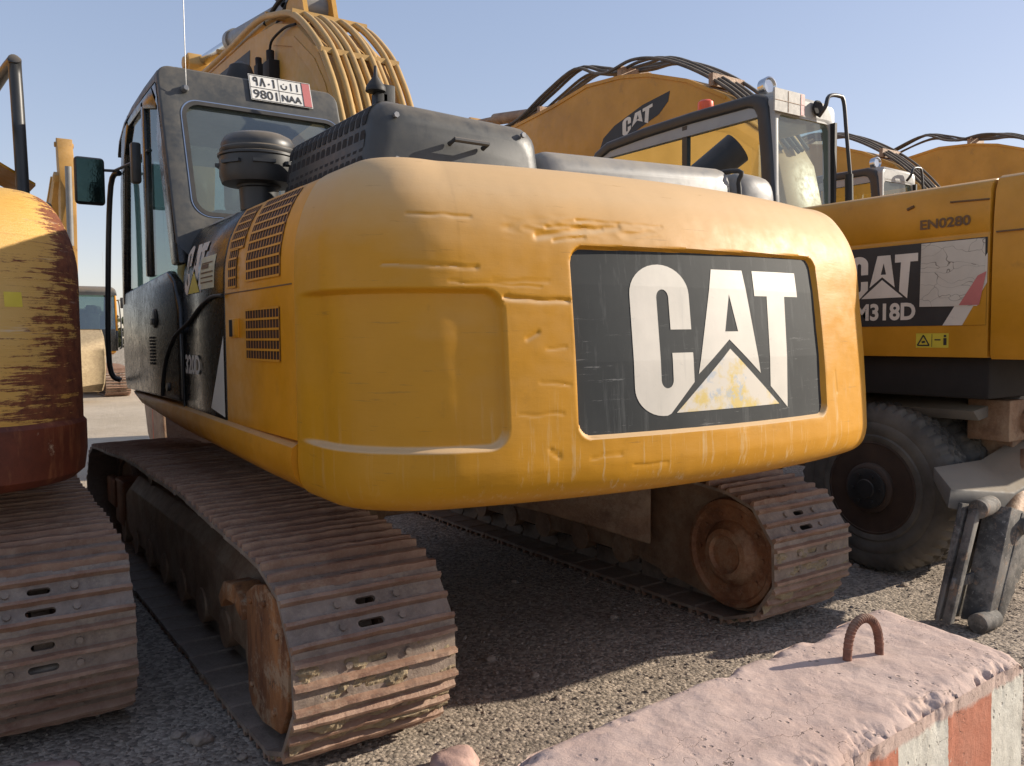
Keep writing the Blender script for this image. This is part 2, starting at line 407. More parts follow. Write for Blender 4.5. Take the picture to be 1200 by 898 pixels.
def cw_mat(name, base):
    t = NT(name); o = t.sep()
    n1 = t.noise(1.6, 6, .6)
    c = t.mix(t.ramp(n1, .3, .75), tuple(x * .86 for x in base), tuple(min(1, x * 1.08) for x in base))
    c = t.mix(t.ramp(t.noise(9, 8, .7, loc=(3, 1, 2)), .62, .80, 0, .3), c, (.16, .085, .03))
    n2 = t.noise(14, 5, .65)
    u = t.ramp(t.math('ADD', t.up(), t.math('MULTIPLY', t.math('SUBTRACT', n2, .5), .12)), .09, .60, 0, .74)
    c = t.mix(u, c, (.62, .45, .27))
    c = t.mix(t.ramp(t.noise(2.2, 4, loc=(9, 9, 9)), .5, .8, 0, .10), c, (.60, .44, .24))
    chips = t.ramp(t.noise(34, 10, .8, loc=(4, 4, 1)), .685, .70, 0, .8)
    c = t.mix(chips, c, (.13, .06, .025))
    low = t.ramp(o[2], 1.36, 1.12)
    st = t.noise(38, 5, .75, stretch=(1, 1, .03))
    c = t.mix(t.math('MULTIPLY', t.ramp(st, .56, .68, 0, .6), t.math('MULTIPLY', low, t.ramp(o[0], -1.1, -.5, .25, 1))), c, (.66, .50, .28))
    st2 = t.noise(22, 6, .7, stretch=(.12, .12, 2.2), loc=(1, 1, 1))
    sc = t.ramp(st2, .64, .66, 0, 1)
    c = t.mix(t.math('MULTIPLY', sc, .45), c, (.30, .15, .03))
    r = t.math('ADD', t.ramp(n2, .3, .8, .40, .52), t.math('MULTIPLY', u, .35))
    nb = t.bump(t.noise(3.2, 3, .5), .06, .03)
    nb = t.bump(t.noise(16, 6, .7, stretch=(.3, .3, 1.6)), .12, .010, nb)
    nb = t.bump(t.math('ADD', sc, chips), -.5, .002, nb)
    nb = t.bump(st, .06, .004, nb); nb = t.bump(t.noise(140, 2), .05, .002, nb)
    return t.done(c, r, 0, nb, **{'Specular IOR Level': .32})
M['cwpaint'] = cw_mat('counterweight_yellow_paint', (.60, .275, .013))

def sstep(a, b, x):
    t = max(0., min(1., (x - a) / (b - a))); return t * t * (3 - 2 * t)
def rbox(s, z, s0, s1, z0, z1, e, r=.05):     # 1 inside a rounded box, falling to 0 over e
    dx = max(s0 + r - s, s - (s1 - r), 0); dz = max(z0 + r - z, z - (z1 - r), 0)
    d = math.hypot(dx, dz) - r
    return 1 - sstep(-e, 0, d)
LG = (-.668, .690, 1.143, 1.800)
def lgtop(s): return 1.783 + .022 * (s + .66) / 1.35
GOUGE = [(-1.25, 1.872, -1.01, 1.868, .0035, .006), (-1.33, 1.715, -1.0, 1.706, .0045, .007), (-.91, 1.612, -.68, 1.603, .009, .009),
         (-.78, 1.815, -.45, 1.862, .007, .014), (-.74, 1.845, -.52, 1.852, .005, .008), (-.72, 1.80, -.60, 1.815, .005, .007), (-.62, 1.876, -.25, 1.872, .003, .006), (-.95, 1.663, -.75, 1.665, .003, .005),
         (-1.1, 1.66, -.78, 1.648, .002, .004), (-.88, 1.24, -.72, 1.235, .0025, .005), (-.45, 1.05, -.3, 1.045, .003, .006), (-.62, 1.085, -.5, 1.09, .003, .006), (-.9, 1.155, -.90, 1.62, .002, .004),
         (.78, 1.33, .79, 1.24, .004, .007), (-.77, 1.45, -.70, 1.452, .003, .005), (-.80, 1.34, -.69, 1.33, .0025, .005), (-.77, 1.12, -.74, 1.10, .005, .01), (-.84, 1.48, -.80, 1.50, .004, .008)]
def gouge(s, z):
    d = 0
    for a, b, c, e, dep, w in GOUGE:
        tx, tz = c - a, e - b; L2 = tx * tx + tz * tz
        t = max(0, min(1, ((s - a) * tx + (z - b) * tz) / L2))
        w *= .8; q = math.hypot(s - a - t * tx, z - b - t * tz + .006 * noise.noise(Vector((s * 14, b * 9, 0))))
        if q < 3 * w: d += dep * math.exp(-(q / w) ** 2) * (.6 + .8 * abs(noise.noise(Vector((s * 9, z * 9, 3)))))
    return d
def cw_depth(s, z, dents=True):
    d = .024 * rbox(s, z, -2.4, -.912, 1.128, 1.642, .019, .07) * sstep(-1.81, -1.60, s)
    d += .022 * rbox(s, z, LG[0], LG[1], LG[2], lgtop(s) + .008, .016, .06)
    if dents:
        k_ = 1 - rbox(s, z, LG[0] - .01, LG[1] + .01, LG[2] - .01, lgtop(s) + .018, .012, .06)
        d += .0018 * k_ * noise.noise(Vector((s * 5, z * 6, 0))) + .0006 * noise.noise(Vector((s * 17, z * 20, 5)))
        d += gouge(s, z) * (1 - rbox(s, z, LG[0] - .01, LG[1] + .01, LG[2] - .01, lgtop(s) + .018, .012, .06))
        m = rbox(s, z, -.92, -.25, 1.80, 1.90, .05, .04)
        d += k_ * m * .007 * abs(noise.noise(Vector((s * 11, z * 34, 1))))
    return d
def cw_rows():
    rows = []
    for i in range(len(PROF) - 1):
        a, b = PROF[i], PROF[i + 1]
        k = max(2, int(math.hypot(b[0] - a[0], b[1] - a[1]) / .0055)) if i >= 4 else 4
        for j in range(k):
            # Catmull-Rom through the nodes so that the shoulder is smooth
            p0 = PROF[max(i - 1, 0)]; p3 = PROF[min(i + 2, len(PROF) - 1)]; t = j / k
            rows.append(tuple(.5 * (2 * a[q] + (b[q] - p0[q]) * t + (2 * p0[q] - 5 * a[q] + 4 * b[q] - p3[q]) * t * t + (3 * a[q] - p0[q] - 3 * b[q] + p3[q]) * t ** 3) for q in range(3)))
    rows.append(PROF[-1]); return rows
def counterweight(root, mat, extra=0, dents=True, n=640):
    rows = cw_rows(); S = [-SE + 2 * SE * i / n for i in range(n + 1)]
    mb = MB(); secs = []
    for (z, dr, ds) in rows:
        q = []
        for s in S:
            x, y, nx, ny, w = plan(s); d = dr + (ds - dr) * w
            if .97 < z < 2.03:
                d += cw_depth(s, z, dents)
            # a soft swelling of the lower lip
            q.append((x + nx * d, y + ny * d, z))
        secs.append(q)
    mb.loft(secs, closed=False, caps=False, smooth=True)
    mb.add(secs[-1], [tuple(range(n + 1))[::-1]]); mb.add(secs[0], [tuple(range(n + 1))])
    L = [q[0] for q in secs]; Rr = [q[-1] for q in secs]
    mb.add(L + Rr[::-1], [tuple(range(2 * len(L)))])
    return mb.build('counterweight', mat, root)
def patch(mb, poly_fn, polys, depth, step=.03):
    """flat outlines in (s, z) cut into strips and laid on the curved rear face"""
    for poly in polys:
        bm = bmesh.new(); vs = [bm.verts.new((p[0], p[1], 0)) for p in poly[0]]
        bm.faces.new(vs)
        if len(poly) > 1: pass
        bm.normal_update()
        s0 = min(p[0] for p in poly[0]); s1 = max(p[0] for p in poly[0])
        k = int(s0 / step) * step - step
        while k < s1 + step:
            bmesh.ops.bisect_plane(bm, geom=bm.verts[:] + bm.edges[:] + bm.faces[:], plane_co=(k, 0, 0), plane_no=(1, 0, 0)); k += step
        for zz in (1.2, 1.3, 1.4, 1.5, 1.6, 1.66, 1.72, 1.76):
            bmesh.ops.bisect_plane(bm, geom=bm.verts[:] + bm.edges[:] + bm.faces[:], plane_co=(0, zz, 0), plane_no=(0, 1, 0))
        bm.verts.ensure_lookup_table(); bm.verts.index_update()
        mb.add([poly_fn(v.co.x, v.co.y, depth) for v in bm.verts], [tuple(v.index for v in f.verts) for f in bm.faces])
        bm.free()
def cw_logo(cw):
    f = lambda s, z, d: surf(s, z, d)
    mb = MB(); n = 6
    o = [(u, v + (lgtop(u) - 1.80) * (1 if v > 1.5 else 0)) for u, v in rrect(LG[0] + .012, LG[2] + .012, LG[1] - .012, 1.80 - .005, .045, 6)]
    patch(mb, f, [[o]], .0195)
    b = mb.build('logo_panel', 'logoblack', cw)
    U = lambda p: (-.42 + p[0] * .955, 1.205 + p[1] * .537 + .012 * (p[0] - .5) * p[1])
    a = MB(); L = [CATC, CATT]; A = CATA; H = CATAh
    L = [[[U(p) for p in q]] for q in L]
    a_, b_, c_, d_, e_ = A; h0, h1, h2 = H
    L += [[[U(p) for p in q]] for q in ([a_, b_, h0], [b_, c_, h2, h0], [c_, d_, h1, h2], [d_, e_, h1], [e_, a_, h0, h1])]
    patch(a, f, L, .0183); a.build('logo_letters', 'cream', cw)
    t = MB(); patch(t, f, [[[U(p) for p in CATTRI]]], .0183); t.build('logo_triangle', 'tri', cw)

# ---------------------------------------------------------------- crawler track
ZR, ZF = (-1.95, .362, .337), (1.75, .375, .35)
def track_path():
    pts = []
    y0, z0, r0 = ZR; y1, z1, r1 = ZF
    N = 60
    for i in range(N): # top, rear to front
        t = i / N; pts.append((y0 + (y1 - y0) * t, z0 + r0 + (z1 + r1 - z0 - r0) * t + .078 * math.sin(math.pi * t) ** .8 - .012 * math.sin(3 * math.pi * t) ** 2))
    for i in range(N):
        a = math.pi / 2 - math.pi * i / N; pts.append((y1 + r1 * math.cos(a), z1 + r1 * math.sin(a)))
    for i in range(N):
        t = i / N; pts.append((y1 + (y0 - y1) * t, z1 - r1 + (z0 - r0 - z1 + r1) * t))
    for i in range(N):
        a = -math.pi / 2 - math.pi * i / N; pts.append((y0 + r0 * math.cos(a), z0 + r0 * math.sin(a)))
    return pts
def resample(pts, n):
    P = pts + [pts[0]]; D = [0]
    for i in range(len(P) - 1): D.append(D[-1] + math.dist(P[i], P[i + 1]))
    out = []; j = 0
    for k in range(n):
        d = D[-1] * k / n
        while D[j + 1] < d: j += 1
        t = (d - D[j]) / (D[j + 1] - D[j]); out.append((P[j][0] + (P[j + 1][0] - P[j][0]) * t, P[j][1] + (P[j + 1][1] - P[j][1]) * t))
    return out, D[-1]
def shoe_mesh(k):
    rnd = random.Random(k); mb = MB(); W = .30; p = .104
    gy = [-.084, -.004, .074]
    # plate in two strips, each with a slotted mud hole in the middle
    def strip(y0, y1, hole):
        if not hole:
            mb.box((-W, y0, -.016), (W, y1, 0)); return
        ym = (y0 + y1) / 2; hw, hh, ox = hole
        cap = [(math.cos(a) * hh, math.sin(a) * hh) for a in [math.pi / 2 - math.pi * i / 6 for i in range(7)]]
        Rr = [(ox + hw + u, ym + v) for u, v in cap]; Ll = [(ox - hw - u, ym + v) for u, v in cap]
        mb.prism([(W, y0), (W, y1), (ox, y1), (ox, ym + hh)] + Rr + [(ox, ym - hh), (ox, y0)], 'z', -.016, 0)
        mb.prism([(-W, y0), (-W, y1), (ox, y1), (ox, ym + hh)] + Ll + [(ox, ym - hh), (ox, y0)], 'z', -.016, 0)
    strip(-.102, gy[0], None); strip(gy[0], gy[1], (.036, .013, -.005)); strip(gy[1], gy[2], (.026, .012, -.005))
    mb.box((-W, gy[2], -.016), (-.10, .109, 0)); mb.box((-.045, gy[2], -.016), (.045, .109, 0)); mb.box((.10, gy[2], -.016), (W, .109, 0))
    mb.box((-.10, gy[2], -.016), (-.045, .094, 0)); mb.box((.045, gy[2], -.016), (.10, .094, 0))
    # leading edge turned down over the next shoe
    mb.loft([[(x, -.102, -.016), (x, -.102, .0), (x, -.113, -.008), (x, -.113, -.022)] for x in (-W, W)])
    for sx in (-.11, .11):
        for y in ((gy[0] + gy[1]) / 2, (gy[1] + gy[2]) / 2): mb.cyl((sx, y, -.002), (sx, y, .010), .014, .013, n=8, smooth=False)
    b = len(mb.v)
    mb.mi = 1
    for g in gy:
        h = rnd.uniform(.023, .030)
        xs = [-W + 2 * W * i / 14 for i in range(15)]; secs = []
        for x in xs:
            hh = h + rnd.uniform(-.0035, .0015); yy = g + rnd.uniform(-.0015, .0015)
            if abs(x) > W - .01: hh *= .85
            secs.append([(x, yy - .013, 0), (x, yy - .0065, hh), (x, yy + .0065, hh - .001), (x, yy + .013, 0)])
        mb.loft(secs)
    me_o = mb.build('track_shoe', ['shoe', 'grouser'], None)
    me = me_o.data; bpy.data.objects.remove(me_o); return me
SHOES = [shoe_mesh(k) for k in range(5)]
NS = 46
PATH, PLEN = resample(track_path(), NS)
def track(root, cx, phase=0., soil=False):
    pts = PATH
    ch = MB()
    tr = None; frames = []
    for i in range(NS):
        a = Vector((0, *pts[i])); b = Vector((0, *pts[(i + 1) % NS])); m = (a + b) / 2; Y = (b - a).normalized(); X = Vector((1, 0, 0)); Z = X.cross(Y)
        # X x Y points outwards for this winding
        if Z.dot(m - Vector((0, 0, .41))) < 0 and abs(m.y) > 1.9: Z = -Z
        frames.append((m, Y, Z))
    for m, Y, Z in frames:
        mt = Matrix(((1, 0, 0, cx), (0, Y.y, Z.y, m.y), (0, Y.z, Z.z, m.z), (0, 0, 0, 1)))
        for sx in (-.085, .085):
            ch.box((sx - .017, -.095, -.115), (sx + .017, .088, -.017), mt)
        ch.cyl(mt @ Vector((-.11, .103, -.06)), mt @ Vector((.11, .103, -.06)), .024, n=10)
    tr = ch.build('track_chain', 'shoein', root)
    rnd = random.Random(int(cx * 10) + 50)
    for m, Y, Z in frames:
        o = bpy.data.objects.new('track_shoe', SHOES[rnd.randrange(5)]); C.objects.link(o); o.parent = tr
        j = rnd.uniform(-.006, .006)
        o.matrix_local = Matrix(((1, 0, 0, cx + j), (0, Y.y, Z.y, m.y), (0, Y.z, Z.z, m.z), (0, 0, 0, 1)))
    if soil:
        so = MB()
        for k, (m, Y, Z) in enumerate(frames):
            if m.y < -1.7 and .03 < m.z < .46:
                mt = Matrix(((1, 0, 0, cx), (0, Y.y, Z.y, m.y), (0, Y.z, Z.z, m.z), (0, 0, 0, 1)))
                for y0, y1 in ((-.071, -.017), (.009, .061)):
                    nx, ny = 70, 7; secs = []
                    amt = -.12 if m.z > .34 else .36
                    for j in range(ny + 1):
                        q = []
                        for i in range(nx + 1):
                            x = -.295 + .59 * i / nx; y = y0 + (y1 - y0) * j / ny
                            h = noise.fractal(Vector((x * 9, y * 16 + k * 3, k)), .8, 2, 5) + amt - .12 + .25 * (x + .1)
                            h = max(-.3, h) * .026 * (1 if 0 < j < ny else .5)
                            h += .004 * noise.noise(Vector((x * 70, y * 70, k)))
                            q.append(mt @ Vector((x, y, min(h, .026))))
                        secs.append(q)
                    so.loft(secs, closed=False, caps=False, smooth=False)
        so.build('caked_soil', 'soil', root)
    return tr
def side_frame(root, cx, sg):
    """sg = +1 if the outside of this track is +x"""
    out = cx + sg * .17; inn = cx - sg * .17
    mb = MB()
    prof = [(-1.60, .20), (-1.60, .48), (-1.35, .56), (-.6, .60), (1.15, .60), (1.35, .52), (1.35, .22), (1.1, .17), (-1.3, .17)]
    lo, hi = min(out, inn), max(out, inn)
    # sloped top shedding earth
    secs = []
    for x, dz in ((lo, -.10), (lo + .06, -.02), (hi - .06, -.02), (hi, -.10)):
        secs.append([(x, y, z + (dz if z > .3 else 0)) for y, z in prof])
    mb.loft(secs)
    f = mb.build('track_frame', 'frame', root, bevel=.008)
    for i in range(8):
        y = -1.45 + i * .40; ro = MB()
        ro.lathe((lo - .01, y, .19), (1, 0, 0), [(0, .05), (0, .085), (.10, .085), (.10, .07), (.26, .07), (.26, .085), (.36, .085), (.36, .05)], n=18); ro.build('track_roller', 'frame', root)
    for y in (-.6, .75):
        ro = MB(); ro.lathe((cx - .12, y, .635), (1, 0, 0), [(0, .03), (0, .065), (.24, .065), (.24, .03)], n=16); ro.build('carrier_roller', 'frame', root)
    # idler at the front
    idl = MB(); idl.lathe((cx - .08, ZF[0], ZF[1]), (1, 0, 0), [(0, .06), (0, .26), (.03, .29), (.05, .29), (.06, .22), (.10, .22), (.11, .29), (.13, .29), (.16, .26), (.16, .06)], n=36)
    idl.build('idler_wheel', 'frame', root)
    g = MB(); g.box((lo - .015, 1.30, .20), (hi + .015, 1.62, .52)); g.box((out - .03, 1.55, .30), (out + .03, 1.86, .50))
    g.build('idler_guard', 'rustorange', root, bevel=.02)
    # sprocket + final drive
    sp = MB(); T = []
    for i in range(21 * 4):
        a = 2 * math.pi * i / 84; T.append((.275 if i % 4 in (0, 1) else .235, a))
    for x in (cx - .03,):
        sp.loft([[(xx, ZR[0] + r * math.cos(a), ZR[1] + r * math.sin(a)) for r, a in T] for xx in (x, x + .06)])
    sp.build('sprocket', 'frame', root)
    d = MB()
    d.lathe((cx - sg * .04, ZR[0], ZR[1]), (-sg, 0, 0), [(0, .22), (.0, .27), (.19, .285), (.21, .278), (.215, .255), (.195, .24), (.195, .17), (.215, .16), (.225, .14), (.245, .13), (.25, .10), (.235, .085), (.235, .02)], n=48)
    for i in range(10):
        a = 2 * math.pi * i / 10; d.cyl((cx - sg * .23, ZR[0] + .205 * math.cos(a), ZR[1] + .205 * math.sin(a)), (cx - sg * .248, ZR[0] + .205 * math.cos(a), ZR[1] + .205 * math.sin(a)), .012, n=6, smooth=False)
    d.build('drive_motor_housing', 'drive', root)
    h = MB(); h.lathe((cx, ZR[0], ZR[1]), (sg, 0, 0), [(0, .2), (.10, .23), (.17, .22), (.20, .16), (.205, .02)], n=40)
    for i in range(12):
        a = 2 * math.pi * i / 12; h.cyl((cx + sg * .17, ZR[0] + .19 * math.cos(a), ZR[1] + .19 * math.sin(a)), (cx + sg * .19, ZR[0] + .19 * math.cos(a), ZR[1] + .19 * math.sin(a)), .013, n=6, smooth=False)
    h.build('final_drive', 'drive', root)
    # plates either side of the sprocket: the outer guard is a tall rusty plate
    gp = MB()
    a0 = [(-1.64, .14), (-1.64, .52), (-1.74, .57), (-1.86, .60), (-2.02, .56), (-2.10, .42), (-2.08, .22), (-2.0, .10), (-1.8, .07), (-1.68, .09)]
    gp.prism(a0, 'x', out + sg * .055, out + sg * .085)
    for y_, z_ in ((-1.70, .50), (-1.70, .18), (-2.0, .45), (-1.95, .16), (-1.86, .53)): gp.cyl((out + sg * .08, y_, z_), (out + sg * .097, y_, z_), .014, n=6, smooth=False)
    gp.build('drive_guard_plate', 'streaked', root, bevel=.006)
    bt = MB(); bt.prism([(-1.30, .42), (-1.38, .50), (-1.52, .52), (-1.62, .47), (-1.62, .40), (-1.52, .44), (-1.40, .43), (-1.34, .38)], 'x', out - .01 if sg > 0 else out - .10, out + .10 if sg > 0 else out + .01); bt.build('tow_bracket', 'streaked', root, bevel=.008)
    fl = MB(); c1 = inn - sg * .02
    ringp = [(-1.22, .17), (-1.22, .66), (-1.40, .69), (-1.66, .705)] + [(ZR[0] + .31 * math.cos(a), ZR[1] + .31 * math.sin(a)) for a in [R(100 + 17 * i) for i in range(11)]]
    fl.prism(ringp, 'x', min(c1, c1 + sg * .04), max(c1, c1 + sg * .04))
    fl.build('inner_guard_flange', 'frame', root, bevel=.006)
def undercarriage(root, soil=False):
    for sg in (-1, 1):
        track(root, 1.19 * sg, soil=soil and True); side_frame(root, 1.19 * sg, sg)
    mb = MB()
    mb.lathe((0, 0, .50), (0, 0, 1), [(0, .3), (0, .62), (.30, .66), (.36, .60), (.40, .60), (.40, .3)], n=48)
    for sx in (-1, 1):
        for sy in (-1, 1):
            S = []
            for t in (0, .25, .5, .75, 1):
                x = sx * (.25 + .78 * t); y = sy * (.30 + .95 * t ** 1.3); zt = .80 - .16 * t ** 2; zb = .52 - .22 * t ** 1.5; w = .17 + .04 * t
                S.append([(x - sy * sx * w * .6, y - w * .8 * sy, zb), (x - sx * sy * w * .6, y - w * .8 * sy, zt), (x + sx * sy * w * .6, y + w * .8 * sy, zt), (x + sx * sy * w * .6, y + w * .8 * sy, zb)])
            mb.loft(S)
    mb.box((-.6, -.55, .47), (.6, .55, .78))
    mb.build('car_body', 'frame', root, bevel=.015)
    sl = MB(); sl.cyl((0, 0, .88), (0, 0, .97), .55, n=48); sl.build('slewing_ring', 'void', root)

# ---------------------------------------------------------------- upper structure
SIDE = [(-1.36, 1.12), (-1.36, 1.66), (-1.356, 1.80), (-1.335, 1.90), (-1.302, 1.98), (-1.26, 2.04), (-1.20, 2.075), (-1.12, 2.088), (-1.0, 2.095)]
def side_len():
    D = [0]
    for i in range(len(SIDE) - 1): D.append(D[-1] + math.dist(SIDE[i], SIDE[i + 1]))
    return D
SD = side_len()
def sidept(t, off=0.):      # arc length measured so that t equals z on the flat part
    t -= 1.12
    i = 0
    while i < len(SD) - 2 and SD[i + 1] < t: i += 1
    k = (t - SD[i]) / (SD[i + 1] - SD[i]); a, b = SIDE[i], SIDE[i + 1]
    nx, nz = -(b[1] - a[1]), (b[0] - a[0]); L = math.hypot(nx, nz)
    return a[0] + (b[0] - a[0]) * k + nx / L * off, a[1] + (b[1] - a[1]) * k + nz / L * off
def side_patch(mb, y0, y1, t0, t1, off, sg=1, n=None):
    n = n or max(2, int((t1 - t0) / .04)); secs = []
    for i in range(n + 1):
        x, z = sidept(t0 + (t1 - t0) * i / n, off); secs.append([(x * sg, y0, z), (x * sg, y1, z)])
    mb.loft(secs, closed=False, caps=False, smooth=False)
def side_grille(root, host, y0, y1, t0, t1, ny, nt, mat, core='redvoid'):
    c = MB(); side_patch(c, y0, y1, t0, t1, .0015); c.build('grille_core', core, host)
    g = MB(); w = .0042
    for i in range(ny + 1):
        y = y0 + (y1 - y0) * i / ny; side_patch(g, y - w * .6, y + w * .6, t0, t1, .005)
    for j in range(nt + 1):
        t = t0 + (t1 - t0) * j / nt; side_patch(g, y0, y1, t - w, t + w, .006, n=1)
    g.build('grille_mesh', mat, host)
def side_body(root, y0, y1, mat, name, sg=1, bev=.01):
    mb = MB(); P = [sidept(1.125 + (SD[-1] - .005) * i / 26) for i in range(27)]
    mb.loft([[(x * sg, y, z) for x, z in P] + [(-.98 * sg, y, 1.125)] for y in (y0, y1)], smooth=False)
    return mb.build(name, mat, root, bevel=bev, angle=40)
def skirt(root, mat, sg=1):
    mb = MB(); S = []
    for y, zb, zt in ((-1.995, .935, 1.117), (-1.6, .945, 1.123), (-1.2, .962, 1.132), (-.8, .98, 1.141), (-.3, 1.0, 1.152), (.22, 1.035, 1.16), (.6, 1.07, 1.164), (.85, 1.10, 1.166), (.98, 1.125, 1.168)):
        k = sstep(1.15, .6, y); h = zt - zb; f = .05 * (1 - k)
        S.append([((-1.36 + f) * sg, y, zt), ((-1.378 + f) * sg, y, zt - .012), ((-1.385 + f) * sg, y, zt - .3 * h), ((-1.37 + f) * sg, y, zb + .35 * h), ((-1.33 + f) * sg, y, zb + .1 * h), ((-1.24 + f) * sg, y, zb), (-.9 * sg, y, zb + .01), (-.9 * sg, y, zt)])
    mb.loft(S, smooth=True); mb.build('deck_skirt', mat, root)
def yr(z): return -.12 - .35 * (2.88 - z)
def cab(root, frame_m='black', plate=True):
    b = MB()
    # rear wall: a slanted plate with a rounded window opening
    def rw(pts, d=0): return [(x, yr(z) + d, z) for x, z in pts]
    outer = rrect(-1.385, 1.90, -.385, 2.925, .07, 8); inner = rrect(-1.265, 2.13, -.415, 2.725, .075, 8)
    b.ring(rw(outer), rw(inner), (0, .07, 0))
    rear = b.build('cab_rear_wall', 'grey', root, bevel=.012, seg=3)
    w = MB(); i2 = rrect(-1.263, 2.132, -.417, 2.723, .075, 8)
    w.add(rw(i2, .02), [tuple(range(len(i2)))]); w.build('rear_window', 'glass', rear)
    s = MB(); s.ring(rw(rrect(-1.283, 2.112, -.397, 2.743, .09, 8), -.006), rw(rrect(-1.262, 2.133, -.418, 2.722, .073, 8), -.006), (0, .012, 0)); s.build('window_seal', 'rubber', rear)
    s = MB(); s.ring(rw(rrect(-1.289, 2.106, -.391, 2.749, .094, 8), -.003), rw(rrect(-1.283, 2.112, -.397, 2.743, .09, 8), -.003), (0, .004, 0)); s.build('window_trim', 'chrome', rear)
    # roof with rounded edges
    r = MB(); S = []
    for y, dz in ((-.08, 0), (.25, -.01), (.6, -.035), (.85, -.075), (.98, -.13), (1.03, -.20)):
        z = 2.93 + dz
        S.append([(-1.385, y, z - .07), (-1.375, y, z - .035), (-1.34, y, z - .008), (-1.28, y, z), (-.49, y, z), (-.42, y, z - .01), (-.385, y, z - .06), (-.385, y, z - .09), (-1.385, y, z - .09)])
    r.loft(S, smooth=True); r.build('cab_roof', 'grey', root)
    # left side: pillars, sills, lower panel
    p = MB(); X0, X1 = -1.385, -1.335
    def quad(a): p.prism(a, 'x', X0, X1)
    quad([(yr(2.85) + .002, 2.84), (yr(1.86), 1.86), (yr(1.86) + .16, 1.86), (-.06, 2.55), (-.10, 2.70), (-.02, 2.76), (.05, 2.84)])     # rear pillar
    quad([(.24, 1.84), (.24, 2.82), (.31, 2.82), (.31, 1.84)])                                   # middle pillar
    quad([(.96, 1.70), (.82, 2.62), (.66, 2.78), (.70, 2.84), (.90, 2.74), (1.0, 2.4), (1.04, 1.70)])   # front pillar
    quad([(-.06, 2.70), (-.1, 2.76), (0, 2.84), (.75, 2.82), (.70, 2.76), (.3, 2.78)])
    p.build('cab_pillars', frame_m, root, bevel=.012)
    d = MB()
    d.prism([(-.415, 1.17), (-.415, 1.64), (-.33, 1.78), (-.2, 1.84), (.975, 1.78), (1.05, 1.70), (1.07, 1.45), (1.05, 1.25), (1.0, 1.17)], 'x', -1.383, -1.33)
    d.prism([(-1.33, 1.17), (-1.33, 1.75), (-.40, 1.75), (-.40, 1.17)], 'y', 1.02, 1.06)
    door = d.build('cab_door', 'black', root, bevel=.015, seg=3)
    h = MB(); h.lathe((-1.386, .10, 1.60), (-1, 0, 0), [(0, .055), (.004, .055), (.008, .045), (.008, .01)], n=24); h.box((-1.405, .07, 1.565), (-1.39, .13, 1.60)); h.build('door_handle', 'plastic', door, bevel=.003)
    v = MB()
    for i in range(9): v.box((-1.392, .14, 1.345 + i * .018), (-1.383, .225, 1.356 + i * .018))
    v.build('door_vent', 'void', door)
    g = MB()
    g.add([(-1.365, -.10, 1.84), (-1.365, .24, 1.84), (-1.365, .24, 2.80), (-1.365, -.05, 2.80)], [(0, 1, 2, 3)])
    g.add([(-1.365, .31, 1.80), (-1.365, .97, 1.80), (-1.365, .84, 2.64), (-1.365, .70, 2.80), (-1.365, .31, 2.80)], [(0, 1, 2, 3, 4)])
    g.add([(-1.365, -.37, 1.84), (-1.365, -.10, 1.84), (-1.365, -.05, 2.6)], [(0, 1, 2)])
    g.build('side_window', 'sideglass', root)
    f = MB()
    f.add([(-1.33, 1.04, 1.75), (-.42, 1.04, 1.75), (-.42, .90, 2.78), (-1.33, .90, 2.78)], [(0, 1, 2, 3)])
    f.build('windshield', 'sideglass', root)
    rs = MB()
    rs.prism([(-.38, 1.17), (-.38, 2.0), (-.1, 2.80), (0, 2.84), (.05, 2.84), (0, 2.1), (.05, 1.95), (1.0, 1.9), (1.05, 1.17)], 'x', -.40, -.387)
    rs.prism([(.9, 2.75), (1.05, 1.9), (.97, 1.9), (.82, 2.75)], 'x', -.40, -.387)
    rs.build('cab_right_wall', 'grey', root)
    # things inside that show through the glass
    st = MB(); st.box((-1.12, .05, 1.45), (-.66, .55, 1.62)); st.box((-1.10, -.08, 1.62), (-.68, .06, 2.20)); st.box((-1.02, -.06, 2.20), (-.78, .03, 2.42))
    st.build('seat', 'seat', root, bevel=.03, seg=3)
    hr = MB(); hr.tube([(-1.40, 1.10, 1.22), (-1.46, 1.12, 1.32), (-1.46, 1.06, 1.9), (-1.44, .98, 2.45), (-1.40, .90, 2.52)], .017); hr.build('cab_handrail', 'plastic', root)
    mr = MB(); mr.box((-1.655, .885, 2.31), (-1.485, .935, 2.60))
    mi = mr.build('side_mirror', 'plastic', root, bevel=.03, seg=4)
    mg = MB(); mg.box((-1.643, .878, 2.325), (-1.497, .886, 2.585)); mg.build('mirror_glass', 'mirror', mi)
    ar = MB(); ar.tube([(-1.50, .92, 2.53), (-1.43, .9, 2.53), (-1.38, .55, 2.53), (-1.37, .2, 2.535)], .009, sub=1); ar.build('mirror_arm', 'plastic', root)
    m2 = MB(); m2.box((-1.47, .14, 2.34), (-1.42, .20, 2.56)); m2.build('rear_view_mirror', 'plastic', root, bevel=.012)
    if plate:
        pl = MB(); y = lambda z: yr(z) - .014
        q = lambda x, z, d=0: (x, y(z) - d, z)
        pl.add([q(-.905, 2.800), q(-.55, 2.800), q(-.55, 2.952), q(-.905, 2.952), (-.905, y(2.8) + .004, 2.80), (-.55, y(2.8) + .004, 2.80), (-.55, y(2.952) + .004, 2.952), (-.905, y(2.952) + .004, 2.952)], [(0, 1, 2, 3), (4, 7, 6, 5), (0, 4, 5, 1), (1, 5, 6, 2), (2, 6, 7, 3), (3, 7, 4, 0)])
        po = pl.build('licence_plate', 'white', root)
        bd = MB(); bd.add([q(-.60, 2.805, .002), q(-.555, 2.805, .002), q(-.555, 2.947, .002), q(-.60, 2.947, .002)], [(0, 1, 2, 3)]); bd.build('plate_band', 'platered', po)
        tx = MB()
